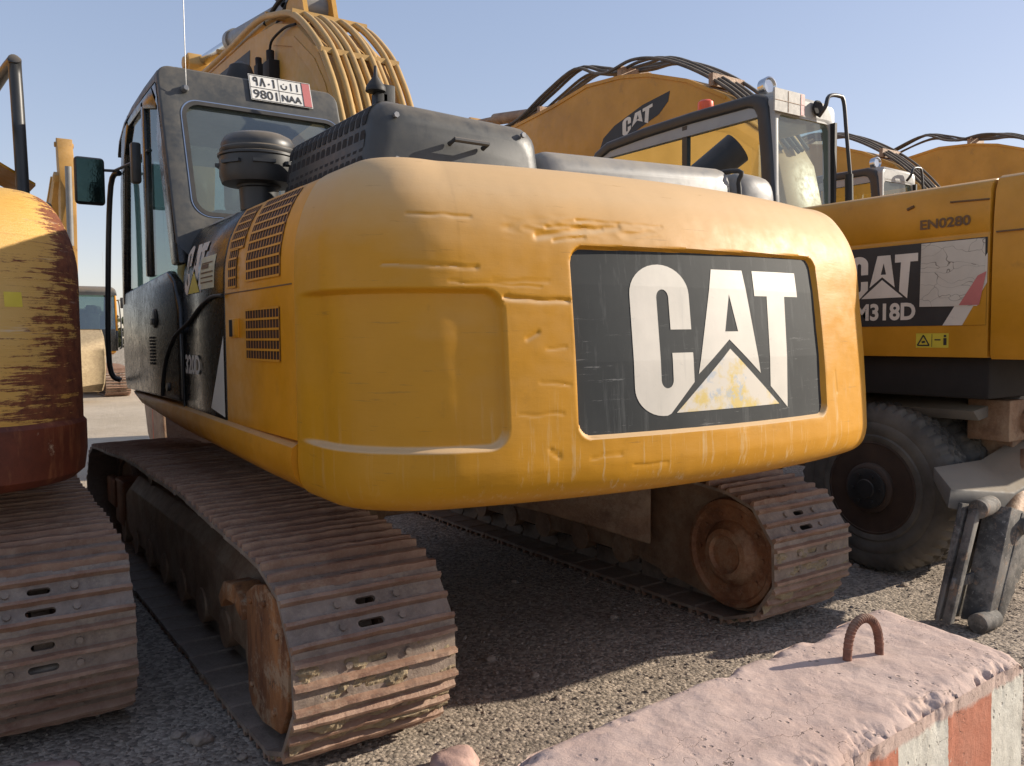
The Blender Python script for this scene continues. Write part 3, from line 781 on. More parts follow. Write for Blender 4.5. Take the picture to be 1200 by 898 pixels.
        def ln(x0, z0, x1, z1): tx.add([q(x0, z0, .002), q(x1, z0, .002), q(x1, z1, .002), q(x0, z1, .002)], [(0, 1, 2, 3)])
        ln(-.902, 2.874, -.60, 2.877); ln(-.741, 2.805, -.738, 2.947); ln(-.604, 2.805, -.600, 2.947)
        ln(-.902, 2.803, -.553, 2.806); ln(-.902, 2.946, -.553, 2.949); ln(-.902, 2.803, -.899, 2.949)
        decal_text(tx, '9801', .135, .052, lambda u, v: q(-.888 + u, 2.812 + v, .0025), .012)
        decal_text(tx, 'NAA', .115, .040, lambda u, v: q(-.728 + u, 2.816 + v, .0025), .025)
        # Arabic-Indic digits 9 8 0 1 and letters, drawn as strokes
        def st_(pts, w=.0045):
            for (a, b_), (c_, d_) in zip(pts, pts[1:]):
                L = math.hypot(c_ - a, d_ - b_) or 1; nx, nz = -(d_ - b_) / L * w, (c_ - a) / L * w
                tx.add([q(a + nx, b_ + nz, .0025), q(c_ + nx, d_ + nz, .0025), q(c_ - nx, d_ - nz, .0025), q(a - nx, b_ - nz, .0025)], [(0, 1, 2, 3)])
        x = -.880; z0 = 2.887; z1 = 2.937
        st_([(x + .020, z0), (x + .020, z1 - .004), (x + .012, z1), (x + .003, z1 - .006), (x + .003, z1 - .02), (x + .012, z1 - .024), (x + .020, z1 - .020)])   # 9
        x = -.842; st_([(x, z0), (x + .013, z1), (x + .026, z0)])                                                                                  # 8
        x = -.797; st_([(x, 2.906), (x + .009, 2.906)], .005)                                                                                       # 0
        x = -.765; st_([(x, z0), (x, z1), (x - .006, z1 - .008)])                                                                                   # 1
        st_([(-.722, 2.915), (-.722, 2.900), (-.712, 2.890), (-.700, 2.890), (-.692, 2.900), (-.692, 2.915)], .0035); st_([(-.709, 2.922), (-.704, 2.922)], .003)
        st_([(-.665, z0), (-.665, z1 - .004)], .0035); st_([(-.630, z0), (-.630, z1 - .004)], .0035)
        tx.build('plate_lettering', 'ink', po)
    an = MB(); an.tube([(-1.255, yr(2.80) - .012, 2.80), (-1.255, yr(2.80) - .04, 2.80), (-1.258, yr(2.8) - .05, 2.86), (-1.262, yr(2.8) - .05, 3.9)], .0026, n=6, sub=1); an.lathe((-1.255, yr(2.8), 2.80), (0, -1, 0), [(0, .02), (.02, .02), (.03, .012), (.045, .012)], n=12)
    an.build('radio_antenna', 'dullsteel', root)
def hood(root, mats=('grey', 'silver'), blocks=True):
    b = MB(); b.box((-1.0, -2.0, 1.5), (1.3, -.5, 2.085)); b.box((-.36, -.6, 1.2), (1.3, .2, 1.75)); b.box((-1.3, -1.98, 1.125), (1.3, .95, 1.16)); b.box((.45, .2, 1.16), (1.34, .98, 1.7))
    b.build('engine_bay', 'grey', root, bevel=.02)
    if not blocks: return
    h = MB()
    def sec(y, x0, x1, z0, zt0, zt1, r):
        pts = [(x0 - .035, z0)]
        for k in range(6): a = R(180 - 90 * k / 5); pts.append((x0 + r + r * math.cos(a), zt0 - r + r * math.sin(a)))
        for k in range(6): a = R(90 - 90 * k / 5); pts.append((x1 - r + r * math.cos(a), zt1 - r + r * math.sin(a)))
        pts.append((x1 + .03, z0)); return [(x, y, z) for x, z in pts]
    def blk(x0, x1, zt0, zt1, y0, y1, r, name, mat):
        m = MB(); S = []
        for y, k in ((y0, .075), (y0 + .012, .04), (y0 + .035, .015), (y0 + .07, 0), (y1 - .05, 0), (y1, .03)):
            S.append(sec(y, x0 + k, x1 - k, 2.06, zt0 - k, zt1 - k, r))
        m.loft(S, smooth=True); return m.build(name, mat, root)
    hl = blk(-1.055, -.30, 2.365, 2.345, -2.02, -1.12, .085, 'engine_hood', mats[0])
    hr = blk(-.28, .93, 2.275, 2.315, -1.99, -1.12, .075, 'rear_hood_cover', mats[1])  # pale tone stands in for sun glare on the dusty hood
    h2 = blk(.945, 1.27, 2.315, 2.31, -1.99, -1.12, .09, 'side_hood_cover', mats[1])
    sm = MB(); sm.tube([(.937, -2.0, 2.10), (.937, -1.995, 2.24), (.937, -1.94, 2.31), (.937, -1.2, 2.315)], .012); sm.build('hood_seal', 'rubber', hr)
    # louvred side of the raised hood: three rows of dark slots between thin bars
    def P(y, t, o):       # left face of hood, t = 0 bottom .. 1 over the rounded shoulder
        L = [(-1.088, 2.08), (-1.064, 2.20), (-1.055, 2.28), (-1.048, 2.312), (-1.030, 2.340), (-1.0, 2.358), (-.96, 2.366)]
        D = [0]
        for i in range(6): D.append(D[-1] + math.dist(L[i], L[i + 1]))
        d = t * D[-1]; i = 0
        while i < 5 and D[i + 1] < d: i += 1
        k = (d - D[i]) / (D[i + 1] - D[i]); nx, nz = -(L[i + 1][1] - L[i][1]), L[i + 1][0] - L[i][0]; q = math.hypot(nx, nz)
        return (L[i][0] + (L[i + 1][0] - L[i][0]) * k + nx / q * o, y, L[i][1] + (L[i + 1][1] - L[i][1]) * k + nz / q * o)
    sl = MB(); n = 15
    rows = ((.06, .22), (.27, .50), (.56, .96))
    for i in range(n):
        for r0, r1 in rows:
            y0 = -1.96 + .82 * (i + .10) / n; y1 = -1.96 + .82 * (i + .88) / n
            sec_ = []
            for j in range(5):
                t = r0 + (r1 - r0) * j / 4; c = .006 if j in (0, 4) else 0
                sec_.append([P(y0 + c, t, .003), P(y1 - c, t, .003)])
            sl.loft(sec_, closed=False, caps=False)
    sl.build('hood_grille', 'void', hl)
    le = MB(); le.box((-.35, -2.06, 2.085), (-.20, -2.01, 2.105)); le.box((.60, -2.05, 2.085), (.74, -2.0, 2.12)); le.box((.36, -2.2, 2.085), (.56, -2.14, 2.13))
    le.build('hood_catch', 'yellow', root, bevel=.004)
    for x, y, zt in ((-.85, -1.98, 2.368), (-.5, -1.98, 2.366), (0, -1.93, 2.29), (.6, -1.93, 2.308)):
        q = MB(); q.box((x - .05, y + .10, zt - .012), (x + .05, y + .16, zt + .006)); q.cyl((x - .03, y + .13, zt), (x - .03, y + .13, zt + .012), .010, n=6, smooth=False); q.cyl((x + .03, y + .13, zt), (x + .03, y + .13, zt + .012), .010, n=6, smooth=False); q.build('hood_hinge', 'plastic', root)
    q = MB(); q.tube([(-.75, -2.03, 2.22), (-.75, -2.07, 2.23), (-.60, -2.07, 2.23), (-.60, -2.03, 2.22)], .010, n=8, sub=1); q.build('hood_handle', 'plastic', hl)
    for x in (-.97, -.40):
        for z in (2.14, 2.30): q = MB(); q.cyl((x, -2.015, z), (x, -2.03, z), .011, n=6, smooth=False); q.build('hood_bolt', 'dullsteel', hl)
    e = MB(); e.lathe((1.01, -1.62, 2.30), (.42, -.36, .44), [(0, .05), (.0, .082), (.30, .088), (.30, .079), (.10, .074), (.10, .01)], n=28)
    e.build('exhaust_pipe', 'rubber', root)
    p = MB()
    p.lathe((-1.115, -.90, 2.08), (0, 0, 1), [(0, .085), (.10, .09), (.105, .10), (.115, .10), (.12, .165), (.15, .175), (.235, .175), (.24, .182), (.25, .182), (.255, .168), (.262, .172), (.275, .172), (.282, .165), (.30, .166), (.33, .150), (.345, .12), (.352, .05)], n=48)
    pc = p.build('air_precleaner', 'plastic', root)
    d = MB()
    for a0 in (150, 210, 260, 310): 
        a = R(a0); mt = Matrix.Translation((-1.115, -.90, 2.24)) @ Matrix.Rotation(a, 4, 'Z'); d.box((.165, -.05, .035), (.186, .05, .05), mt)
    d.build('precleaner_vane', 'plastic', pc)
def left_panels(root, maty='yellow', decals=True):
    r = side_body(root, -1.994, -1.153, maty, 'rear_side_door')
    side_grille(root, r, -1.85, -1.45, 1.405, 1.60, 12, 5, maty)
    side_grille(root, r, -1.86, -1.46, 1.715, 2.055, 12, 9, maty)
    side_grille(root, r, -1.40, -1.20, 1.86, 2.05, 7, 5, maty)
    side_grille(root, r, -1.335, -1.215, 1.70, 1.856, 4, 4, maty)
    g = MB(); side_patch(g, -1.98, -1.16, 1.674, 1.679, .002); g.build('panel_groove', 'brownink', r)
    l = MB(); l.box((-1.368, -1.36, 1.49), (-1.359, -1.24, 1.57)); l.box((-1.372, -1.345, 1.50), (-1.366, -1.30, 1.56)); l.build('door_latch', maty, r, bevel=.003)
    l = MB(); side_patch(l, -1.295, -1.25, 1.495, 1.565, .011); l.build('latch_recess', 'void', r)
    b = side_body(root, -1.143, -.43, 'black', 'front_side_door')
    if decals:
        f = lambda y0, t0, o: (lambda u, v: (lambda q: (q[0], y0 - u, q[1]))(sidept(t0 + v, o)))
        m = MB(); F = f(-.49, 1.70, .005); W, H = .34, .245
        cat_letters(m, lambda u, v: F(u * W, v * H)); m.build('logo_letters', 'cream', b)
        m = MB(); m.add([F(u * W, v * H) for u, v in CATTRI], [(0, 1, 2)]); m.build('logo_triangle', 'warn', b)
        m = MB(); F = f(-.47, 1.315, .005); decal_text(m, '320D', .27, .095, F, .035); m.build('model_lettering', 'white', b)
        m = MB(); F = f(-.76, 1.315, .003); decal_text(m, 'L', .05, .06, F, -.01); m.build('faint_lettering', 'silver', b)
        m = MB(); side_patch(m, -1.0, -.76, 1.715, 1.865, .002); st = m.build('notice_sticker', 'notice', b)
        m = MB(); F = f(-.78, 1.73, .0035)
        for i, (w, h_) in enumerate(((.2, .006), (.2, .006), (.2, .006), (.12, .02), (.18, .006))):
            z = .012 + i * .022; m.add([F(0, z), F(w, z), F(w, z + h_), F(0, z + h_)], [(0, 1, 2, 3)])
        m.build('sticker_lines', 'brownink', b)
        m = MB(); side_patch(m, -.98, -.55, 2.055, 2.125, .002); m.build('upper_decal', 'silver', b)
        m = MB(); F = lambda y, z: (-1.3625, y, z); m.add([F(-1.13, 1.50), F(-.91, 1.172), F(-1.13, 1.145)], [(0, 1, 2)]); m.build('grey_stripe', 'cream', b)
    a = MB(); a.tube([(-1.363, -1.14, 1.672), (-1.366, -.98, 1.672), (-1.366, -.80, 1.64), (-1.366, -.55, 1.565), (-1.387, -.36, 1.50), (-1.388, -.18, 1.40), (-1.388, -.08, 1.29), (-1.388, -.04, 1.18)], .009)
    a.tube([(-1.363, -.42, 1.13), (-1.366, -.425, 1.52)], .006, sub=1)
    a.build('curved_door_seal', 'rubber', b)
    s = MB(); s.box((-1.375, -.32, 1.215), (-1.36, -.28, 1.245)); s.build('door_catch', 'plastic', b); s = MB(); s.cyl((-1.395, -.18, 1.235), (-1.36, -.18, 1.235), .022, n=14); s.build('door_lock', 'plastic', b)
    for y0, y1, mt in ((-1.994, -1.15, maty), (-1.14, .95, 'black')):
        side_body(root, y0, y1, mt, 'right_side_door', sg=-1)

BOOM = [(.25, 1.70), (.09, 2.3), (.14, 2.66), (.26, 2.97), (.385, 3.18), (.575, 3.41), (.95, 3.68), (1.36, 3.81), (2.0, 3.88), (3.2, 3.90), (4.45, 3.98), (4.68, 3.95), (4.75, 3.82), (4.66, 3.70), (3.3, 3.45), (2.4, 3.16), (1.75, 2.72), (1.25, 2.15), (.80, 1.62), (.5, 1.50)]
def boom(root, maty, rot=0., al=1., dy=0., dz=0., xc=.025, hose='pipe', arm_rot=0., decal=True, lowhose=True):
    c, s = math.cos(rot), math.sin(rot)
    def T(y, z):
        u, v = y - .4, z - 1.7; return (.4 + u * c - v * s + dy, 1.7 + u * s + v * c + dz)
    def T3(x, y, z): q = T(y, z); return (x + xc, q[0], q[1])
    b = MB(); b.prism([T(*p) for p in BOOM], 'x', xc - .255, xc + .255)
    bo = b.build('boom', maty, root, bevel=.012)
    e = MB()
    for x in (-.262, .256): e.prism([T(y, z) for y, z in ((.20, 2.5), (.30, 2.90), (.42, 3.14), (.60, 3.35), (.97, 3.60), (1.4, 3.72), (1.4, 3.66), (1.0, 3.54), (.66, 3.28), (.49, 3.08), (.38, 2.84), (.28, 2.5))], 'x', xc + x, xc + x + .006)
    e.build('weld_edge', maty, bo)
    pp = MB()
    base = [(.02, 2.35), (.10, 2.68), (.23, 3.0), (.36, 3.22), (.55, 3.45), (.93, 3.73), (1.34, 3.86), (1.75, 3.93)]
    for i in range(9):
        x = -.25 + .064 * i; o = .012 * (i % 2)
        pts = [T3(x + .02 * (i % 3 - 1) * (j / 8), y - o, z + o) for j, (y, z) in enumerate(base)]
        if i in (0, 1, 7, 8): pts += [T3(x, 2.6, 3.95), T3(x, 3.6, 3.97), T3(x, 4.3, 4.02)]
        pp.tube(pts, .023, n=10)
    pp.build('boom_pipes', hose, bo)
    for y, z in ((.16, 2.82), (.45, 3.36), (.95, 3.76), (1.5, 3.91), (2.8, 4.0)):
        q = T(y, z); cl = MB(); cl.box((xc - .28, q[0] - .018, q[1] - .018), (xc + .285, q[0] + .018, q[1] + .018)); cl.build('pipe_clamp', hose, bo)
    cy = MB(); cy.cyl(T3(.0, 1.35, 4.02), T3(0, 3.2, 4.26), .088, n=28); cy.cyl(T3(0, 3.14, 4.25), T3(0, 3.24, 4.265), .105, n=28); cy.lathe(T3(-.1, 1.3, 3.94), (1, 0, 0), [(0, .1), (.2, .1)], n=20)
    cyo = cy.build('stick_cylinder', 'silver', root)
    rd = MB(); rd.cyl(T3(0, 3.2, 4.26), T3(0, 4.28, 4.37), .052); rd.build('cylinder_rod', 'chrome', cyo)
    kn = MB()
    for x in (-.13, .10): kn.prism([T(y, z) for y, z in ((1.05, 3.68), (1.15, 4.0), (1.3, 4.08), (1.45, 4.0), (1.6, 3.78))], 'x', xc + x, xc + x + .035)
    kn.build('cylinder_bracket', maty, bo)
    if lowhose:
        ho = MB()
        for k in range(5):
            x = -.2 + .09 * k; l = .05 * k
            ho.tube([T3(x, 1.75, 3.93), T3(x * .8, 1.55, 4.04), T3(x * .7 + .02, 1.25, 4.10 + l), T3(x * .5, 1.0, 4.16 + l), T3(x * .5 - .03, 1.15, 4.28 + l), T3(x * .4, 1.5, 4.20 + l), T3(x * .3, 1.75, 4.03)], .017, n=8)
        ho.tube([T3(-.1, 1.6, 4.05), T3(-.16, 1.75, 4.20), T3(-.16, 2.0, 4.32), T3(-.12, 2.2, 4.42), T3(-.1, 1.7, 4.50), T3(0, 1.3, 4.45), T3(.05, 1.1, 4.2)], .024, n=8)
        ho.build('hydraulic_hoses', 'rubber', root)
        v = MB(); v.box(T3(-.335, 1.28, 3.36), T3(-.255, 1.42, 3.52)); v.box(T3(-.33, 1.55, 3.40), T3(-.255, 1.64, 3.56)); v.cyl(T3(-.30, 1.35, 3.3), T3(-.30, 1.35, 3.6), .03, n=10); v.cyl(T3(-.30, 1.6, 3.36), T3(-.30, 1.62, 3.62), .025, n=10)
        v.tube([T3(-.30, 1.36, 3.6), T3(-.30, 1.3, 3.66), T3(-.28, 1.1, 3.69), T3(-.27, .9, 3.66)], .010, n=8)
        v.build('boom_valve', 'void', bo, bevel=.006)
    if decal:
        m = MB(); m.add([(xc - .2575, *T(y, z)) for y, z in ((1.95, 3.78), (3.1, 3.82), (3.25, 3.74), (3.1, 3.56), (2.1, 3.45), (1.98, 3.56))], [(0, 1, 2, 3, 4, 5)]); m.build('boom_decal', 'ink', bo)
    lc = MB()
    for x in (-.40, .33):
        p0 = Vector(T3(x + .02, 1.15, 1.35)); p0 = Vector((x + xc + .02, 1.15 + dy, 1.35 + dz)); p1 = Vector(T3(x + .02, 2.35, 3.30)); m_ = p0.lerp(p1, .62); lc.cyl(p0, m_, .075); lc.cyl(m_, p1, .045)
    lc.cyl(T3(-.42, 2.35, 3.30), T3(.40, 2.35, 3.30), .05); lc.build('boom_cylinders', 'silver', root)
    # stick and bucket, hung from the boom end
    ca, sa = math.cos(arm_rot), math.sin(arm_rot)
    tp = T(4.6, 3.83)
    def A(y, z):
        u, v = y - 4.6, (z - 3.83) * (al if z > 1.6 else 1) - (0 if z > 1.6 else (al - 1) * 2.23); return (tp[0] + u * ca - v * sa, tp[1] + u * sa + v * ca)
    a = MB(); a.prism([A(*p) for p in ((4.20, 4.30), (4.28, 4.43), (4.45, 4.42), (4.85, 3.90), (4.96, 3.6), (5.02, 1.55), (4.95, 1.45), (4.85, 1.5), (4.50, 3.45), (4.42, 3.8))], 'x', xc - .16, xc + .16)
    a.cyl((xc - .2, *A(4.32, 4.33)), (xc + .2, *A(4.32, 4.33)), .06); a.cyl((xc - .27, *A(4.6, 3.83)), (xc + .27, *A(4.6, 3.83)), .08)
    ao = a.build('stick', maty, root, bevel=.012)
    bc = MB(); p0 = Vector((xc, *A(4.98, 4.0))); p1 = Vector((xc, *A(5.25, 2.1))); bc.cyl(p0, p0.lerp(p1, .6), .07); bc.cyl(p0.lerp(p1, .6), p1, .04)
    bc.prism([A(*p) for p in ((5.2, 2.15), (5.3, 2.1), (5.35, 1.5), (5.25, 1.5))], 'x', xc - .13, xc + .13); bc.build('bucket_cylinder', 'silver', ao)
    bu = MB(); out = [(4.85, 1.5), (5.1, 1.62), (5.4, 1.5), (5.62, 1.2), (5.66, .75), (5.5, .40), (5.2, .18), (4.85, .10), (4.62, .12)]
    W = .62 if al > 1 else .42
    for x in (-W, W - .03): bu.prism([A(*p) for p in out], 'x', xc + x, xc + x + .03)
    inn = [(p[0] * .965 + .175, p[1] * .95 + .05) for p in out]
    bu.prism([A(*p) for p in out[1:]] + [A(*p) for p in inn[1:]][::-1], 'x', xc - W + .03, xc + W - .03)
    for i in range(5):
        x = xc - W + .03 + (2 * W - .16) * i / 4; bu.loft([[(x, *A(4.66, .10)), (x + .1, *A(4.66, .10)), (x + .1, *A(4.66, .16)), (x, *A(4.66, .16))], [(x + .03, *A(4.42, .07)), (x + .07, *A(4.42, .07)), (x + .07, *A(4.42, .09)), (x + .03, *A(4.42, .09))]])
    bu.build('bucket', 'soil' if rot > .1 else 'frame', root, bevel=.01)

M['pipe'] = paint('dusty_pipe_paint', (.50, .30, .085), var=.3, rough=.5, dust=.4, dirt_amt=.5, dirt=(.16, .10, .05), bump=.03)
M['tan'] = paint('dusty_boom_paint', (.54, .29, .05), var=.2, rough=.5, dust=.4, dirt_amt=.25, bump=.03)
# ================================================================ the things
main = thing('excavator', 'yellow crawler excavator filling the middle, black logo panel on its dented counterweight', 'excavator', (0, 0, 0))
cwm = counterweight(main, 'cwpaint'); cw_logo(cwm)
skirt(main, 'yellow'); skirt(main, 'yellow', -1)
left_panels(main); hood(main); cab(main); boom(main, 'tan', decal=True)
undercarriage(main, soil=True)
bk = MB(); bk.lathe((-.62, .95, 2.90), (0, 0, 1), [(0, .09), (.22, .10), (.34, .10), (.42, .07), (.45, .02)], n=20); bk.build('roof_lamp', 'rubber', main)
tw = MB(); tw.box((-.27, -.42, 2.40), (-.20, -.34, 2.88)); tw.lathe((-.27, -.40, 2.88), (0, 0, 1), [(0, .06), (.03, .055), (.09, .012), (.15, .008)], n=14); tw.box((-.235, -.42, 2.70), (-.155, -.36, 2.93)); tw.build('lamp_post', 'rubber', main, bevel=.008)

left = thing('excavator', 'rusty scratched yellow excavator cut off by the left edge, dark red counterweight lip', 'excavator', (-1.81, .78, 0))
lc = counterweight(left, 'rustyellow', dents=True, n=320)
lip = MB(); S = []
for z, d in ((.915, .10), (.93, .035), (.96, .0), (1.04, -.012), (1.155, -.012), (1.175, .004)):
    q = []
    for i in range(161):
        s = -SE + 2 * SE * i / 160; x, y, nx, ny, w = plan(s); q.append((x + nx * d, y + ny * d, z))
    S.append(q)
lip.loft(S, closed=False, caps=False, smooth=True); lip.build('counterweight_lip', 'rustred', lc)
left.location = (-3.30, .78, 0)
skirt(left, 'yellow2'); skirt(left, 'yellow2', -1)
left_panels(left, 'yellow2', decals=False); hood(left, blocks=False); cab(left, plate=False); boom(left, 'yellow2', decal=False)
undercarriage(left)
for ch in list(left.children):
    if ch.name.split('.')[0] in ('counterweight', 'deck_skirt', 'rear_side_door', 'front_side_door', 'right_side_door', 'engine_bay'): ch.location = (.055, .55, 0)
hr = MB(); hr.tube([(1.33, -.42, 2.05), (1.33, -.40, 2.3), (1.32, -.36, 2.90), (1.31, -.32, 2.97), (1.25, .4, 2.97), (1.24, .45, 2.9), (1.22, .48, 2.05)], .032, n=14, sub=4)
hr.tube([(1.10, -.9, 2.05), (1.10, -.9, 2.6), (1.12, -.7, 2.62), (1.20, -.35, 2.64)], .028, n=12, sub=3)
hr.build('guard_rail', 'plastic', left)
sh = MB(); sh.loft([[(1.0, -.5, 2.52), (1.40, -.3, 2.33), (1.38, .2, 2.33), (1.0, .1, 2.52)], [(1.0, -.5, 2.54), (1.40, -.3, 2.345), (1.38, .2, 2.345), (1.0, .1, 2.54)]]); sh.build('bent_cover_sheet', 'yellow2', left)
stk = MB()
def Lf(s, z, d=-.0016):
    return surf(s, z, cw_depth(s, z) + d)
for s0, s1, z0, z1 in ((1.10, 1.17, 1.61, 1.665),): 
    patch(stk, lambda s, z, d: Lf(s, z), [[[(s0, z0), (s1, z0), (s1, z1), (s0, z1)]]], 0, .03)
stk.build('sticker_remnant', 'warn', lc)

bgx = thing('excavator', 'small distant yellow excavator facing us, its earth-covered bucket on the ground', 'excavator', (.28, 20.6, 0), math.pi)
def simple_cw(root, mat):
    mb = MB(); S = []
    for z, d in ((.95, .1), (1.0, .02), (1.1, 0), (1.7, .05), (1.95, .12), (2.05, .3)):
        S.append([(x + nx * d, y + ny * d, z) for x, y, nx, ny, w in (plan(-SE + 2 * SE * i / 40) for i in range(41))])
    mb.loft(S, closed=True, caps=True, smooth=True); mb.build('counterweight', mat, root)
simple_cw(bgx, 'yellow2'); left_panels(bgx, 'yellow2', decals=False); hood(bgx); cab(bgx, 'yellow', plate=False); skirt(bgx, 'yellow2')
boom(bgx, 'rustyboom', rot=.36, arm_rot=-.12, al=1.55, decal=False, lowhose=False)
undercarriage(bgx)
# ---------------------------------------------------------------- wheeled excavators
OX, OY = 3.6, -.9
M['dullarm'] = paint('dusty_grey_steel_paint', (.15, .14, .125), var=.35, rough=.65, dust=.5, dirt_amt=.5)
def wheel(root, y, sg, xo):
    """one tyre with its rim; xo = distance of its outer face from the centre line"""
    t = MB(); S = []; n = 240; W = .27
    prof = [(0.012, .285), (.004, .30), (.002, .325), (.010, .335), (.002, .36), (.0, .40), (.007, .41), (.003, .43), (.010, .46), (.022, .50), (.045, .522), (.075, .530), (.080, .518), (.095, .518), (.10, .530), (.125, .532), (.130, .52), (.14, .52)]
    prof = prof + [(W - a, r) for a, r in prof[::-1]][1:]
    for k, (a, r) in enumerate(prof):
        q = []
        for i in range(n):
            an = 2 * math.pi * i / n; rr = r
            if r > .515 and (i + (k // 3) * 2) % 5 < 2: rr -= .013
            if .49 < r < .524 and i % 5 < 2: rr -= .009
            q.append((sg * (xo - a), y + rr * math.cos(an), .53 + rr * math.sin(an)))
        S.append(q)
    t.loft(S, caps=False, smooth=True)
    w = t.build('tyre', 'tyre', root)
    r = MB(); r.lathe((sg * (xo - .01), y, .53), (-sg, 0, 0), [(-.002, .292), (-.006, .280), (.004, .270), (.03, .262), (.17, .250), (.215, .22), (.22, .12), (.22, .05)], n=40); r.build('rim', 'rim', w)
    return w
def wheeled(root, plate=True, decals=True, cabm='whitecab', bm='yellow2', extra=True):
    g = MB(); g.box((-.42, -1.3, .62), (.42, 2.4, .98)); g.box((-.9, -1.10, .43), (.9, -.80, .66)); g.box((-.9, 1.75, .43), (.9, 2.0, .66)); g.box((-.75, -1.55, .55), (.75, -1.15, .95))
    g.box((-.95, -.5, .55), (-.45, .9, 1.02)); g.box((.45, -.5, .55), (.95, .9, 1.02))
    g.build('chassis', 'frame', root, bevel=.02)
    for a_, b_ in (((-.55, -1.5), (-.5, -1.1)), ((-.9, -.65), (-.2, -.55))):
        g = MB(); g.tube([(a_[0], a_[1], 1.1), (a_[0] - .05, a_[1] + .1, .85), (b_[0], b_[1], .78), (b_[0] + .2, b_[1] + .5, .95)], .022); g.build('brake_hose', 'rubber', root)
    g = MB(); g.loft([[(-1.05, y, .98), (-1.12, y, 1.04), (-.5, y, 1.12), (-.5, y, 1.06)] for y in (-1.5, -.3)]); g.build('mudguard', 'dullarm', root, bevel=.006)
    g = MB(); g.box((-.95, -1.62, .86), (-.55, -1.38, 1.10)); g.cyl((-.75, -1.66, .97), (-.75, -1.5, .97), .07, n=20); g.build('valve_block', 'frame', root, bevel=.01)
    s = MB(); s.cyl((0, .35, .96), (0, .35, 1.2), .6, n=40); s.build('slewing_ring', 'void', root)
    for y in (-.94, 1.85):
        for sg in (-1, 1):
            w = wheel(root, y, sg, 1.235); wheel(root, y, sg, .93)
            h = MB(); h.lathe((sg * 1.06, y, .53), (sg, 0, 0), [(0, .18), (.02, .165), (.19, .155), (.20, .145), (.205, .13), (.21, .13)], n=36)
            for i in range(10):
                a = 2 * math.pi * i / 10; h.cyl((sg * 1.07, y + .215 * math.cos(a), .53 + .215 * math.sin(a)), (sg * 1.12, y + .215 * math.cos(a), .53 + .215 * math.sin(a)), .014, n=6, smooth=False)
            h.build('wheel_hub', 'rim', w)
            hc = MB(); hc.lathe((sg * 1.268, y, .53), (sg, 0, 0), [(0, .125), (.012, .125), (.018, .11), (.020, .06), (.028, .055), (.03, .02)], n=32)
            for i in range(6): a = 2 * math.pi * i / 6; hc.cyl((sg * 1.28, y + .09 * math.cos(a), .53 + .09 * math.sin(a)), (sg * 1.295, y + .09 * math.cos(a), .53 + .09 * math.sin(a)), .012, n=6, smooth=False)
            hc.build('hub_cap', 'rubber', w)
    # bodywork: deck, engine hood with left side panel, rear counterweight
    d = MB(); d.box((-1.24, -1.64, 1.12), (1.24, 1.55, 1.36)); d.build('deck', 'void', root, bevel=.02)
    u = MB()
    u.loft([[(-1.30, y, 1.352), (-1.30, y, 2.02), (-1.292, y, 2.03), (-1.305, y, 2.05), (-1.30, y, 2.26), (-1.28, y, 2.305), (-1.22, y, 2.325), (1.2, y, 2.335), (1.28, y, 2.30), (1.29, y, 1.352)] for y in (-1.655, -.20)])
    side = u.build('engine_side_panel', bm, root, bevel=.008)
    c = MB(); S = []
    for z, dd in ((1.345, .03), (1.37, .0), (1.85, 0.0), (2.1, .012), (2.25, .035), (2.315, .08), (2.335, .15)):
        q = [(-1.305 + dd * .6, -1.672, z)]
        for i in range(17):
            a = R(180 + 90 * i / 16); q.append((-.95 + (.355 - dd * .6) * math.cos(a), -1.90 + (.36 - dd) * math.sin(a), z))
        for i in range(17):
            a = R(270 + 90 * i / 16); q.append((.95 + (.355 - dd * .6) * math.cos(a), -1.90 + (.36 - dd) * math.sin(a), z))
        q.append((1.305 - dd * .6, -1.672, z)); S.append(q)
    c.loft(S, smooth=True); cwt = c.build('counterweight', bm, root)
    e = MB(); e.box((-1.312, -2.0, 2.022), (-1.304, -1.69, 2.03)); e.build('panel_groove', 'brownink', cwt)
    if decals:
        X = -1.3035
        F = lambda y0, z0, o=0: (lambda a, b: (X - .001 * o, y0 - OY - a, z0 + b))
        def poly(mb, pts, o=0): mb.add([(X - .001 * o, y - OY, z) for y, z in pts], [tuple(range(len(pts)))])
        m = MB(); poly(m, [(-1.30, 1.53), (-2.545, 1.53), (-2.545, 2.005), (-1.30, 2.005)]); b = m.build('decal_panel', 'ink', side)
        m = MB(); poly(m, [(-2.33, 1.531), (-2.545, 1.531), (-2.545, 1.90)], 2); m.build('decal_yellow_corner', bm, side)
        m = MB(); poly(m, [(-2.31, 1.531), (-2.42, 1.531), (-2.548, 1.76), (-2.548, 1.92)], 3); m.build('decal_stripe', 'cream', side)
        m = MB(); poly(m, [(-2.175, 1.64), (-2.50, 1.635), (-2.515, 1.70), (-2.538, 1.74), (-2.535, 2.0), (-2.18, 2.0)], 5); m.build('cracked_sticker', 'cracked', side)
        m = MB(); poly(m, [(-2.40, 1.642), (-2.51, 1.64), (-2.545, 1.82), (-2.50, 1.80)], 6); m.build('torn_sticker_edge', 'platered', side)
        m = MB(); G = F(-1.72, 1.695, 2); cat_letters(m, lambda a, b_: G(a * .44, b_ * .262)); m.add([G(a * .44, b_ * .262) for a, b_ in CATTRI], [(0, 1, 2)]); m.build('logo_letters', 'cream', side)
        m = MB(); decal_text(m, 'M318D', .385, .103, F(-1.765, 1.565, 2), .035); m.build('model_lettering', 'cream', side)
        m = MB(); decal_text(m, 'EN0280', .285, .056, lambda a, b_: (-1.3095, -2.17 - OY - a, 2.078 + b_), .03); m.build('stencil_lettering', 'brownink', side)
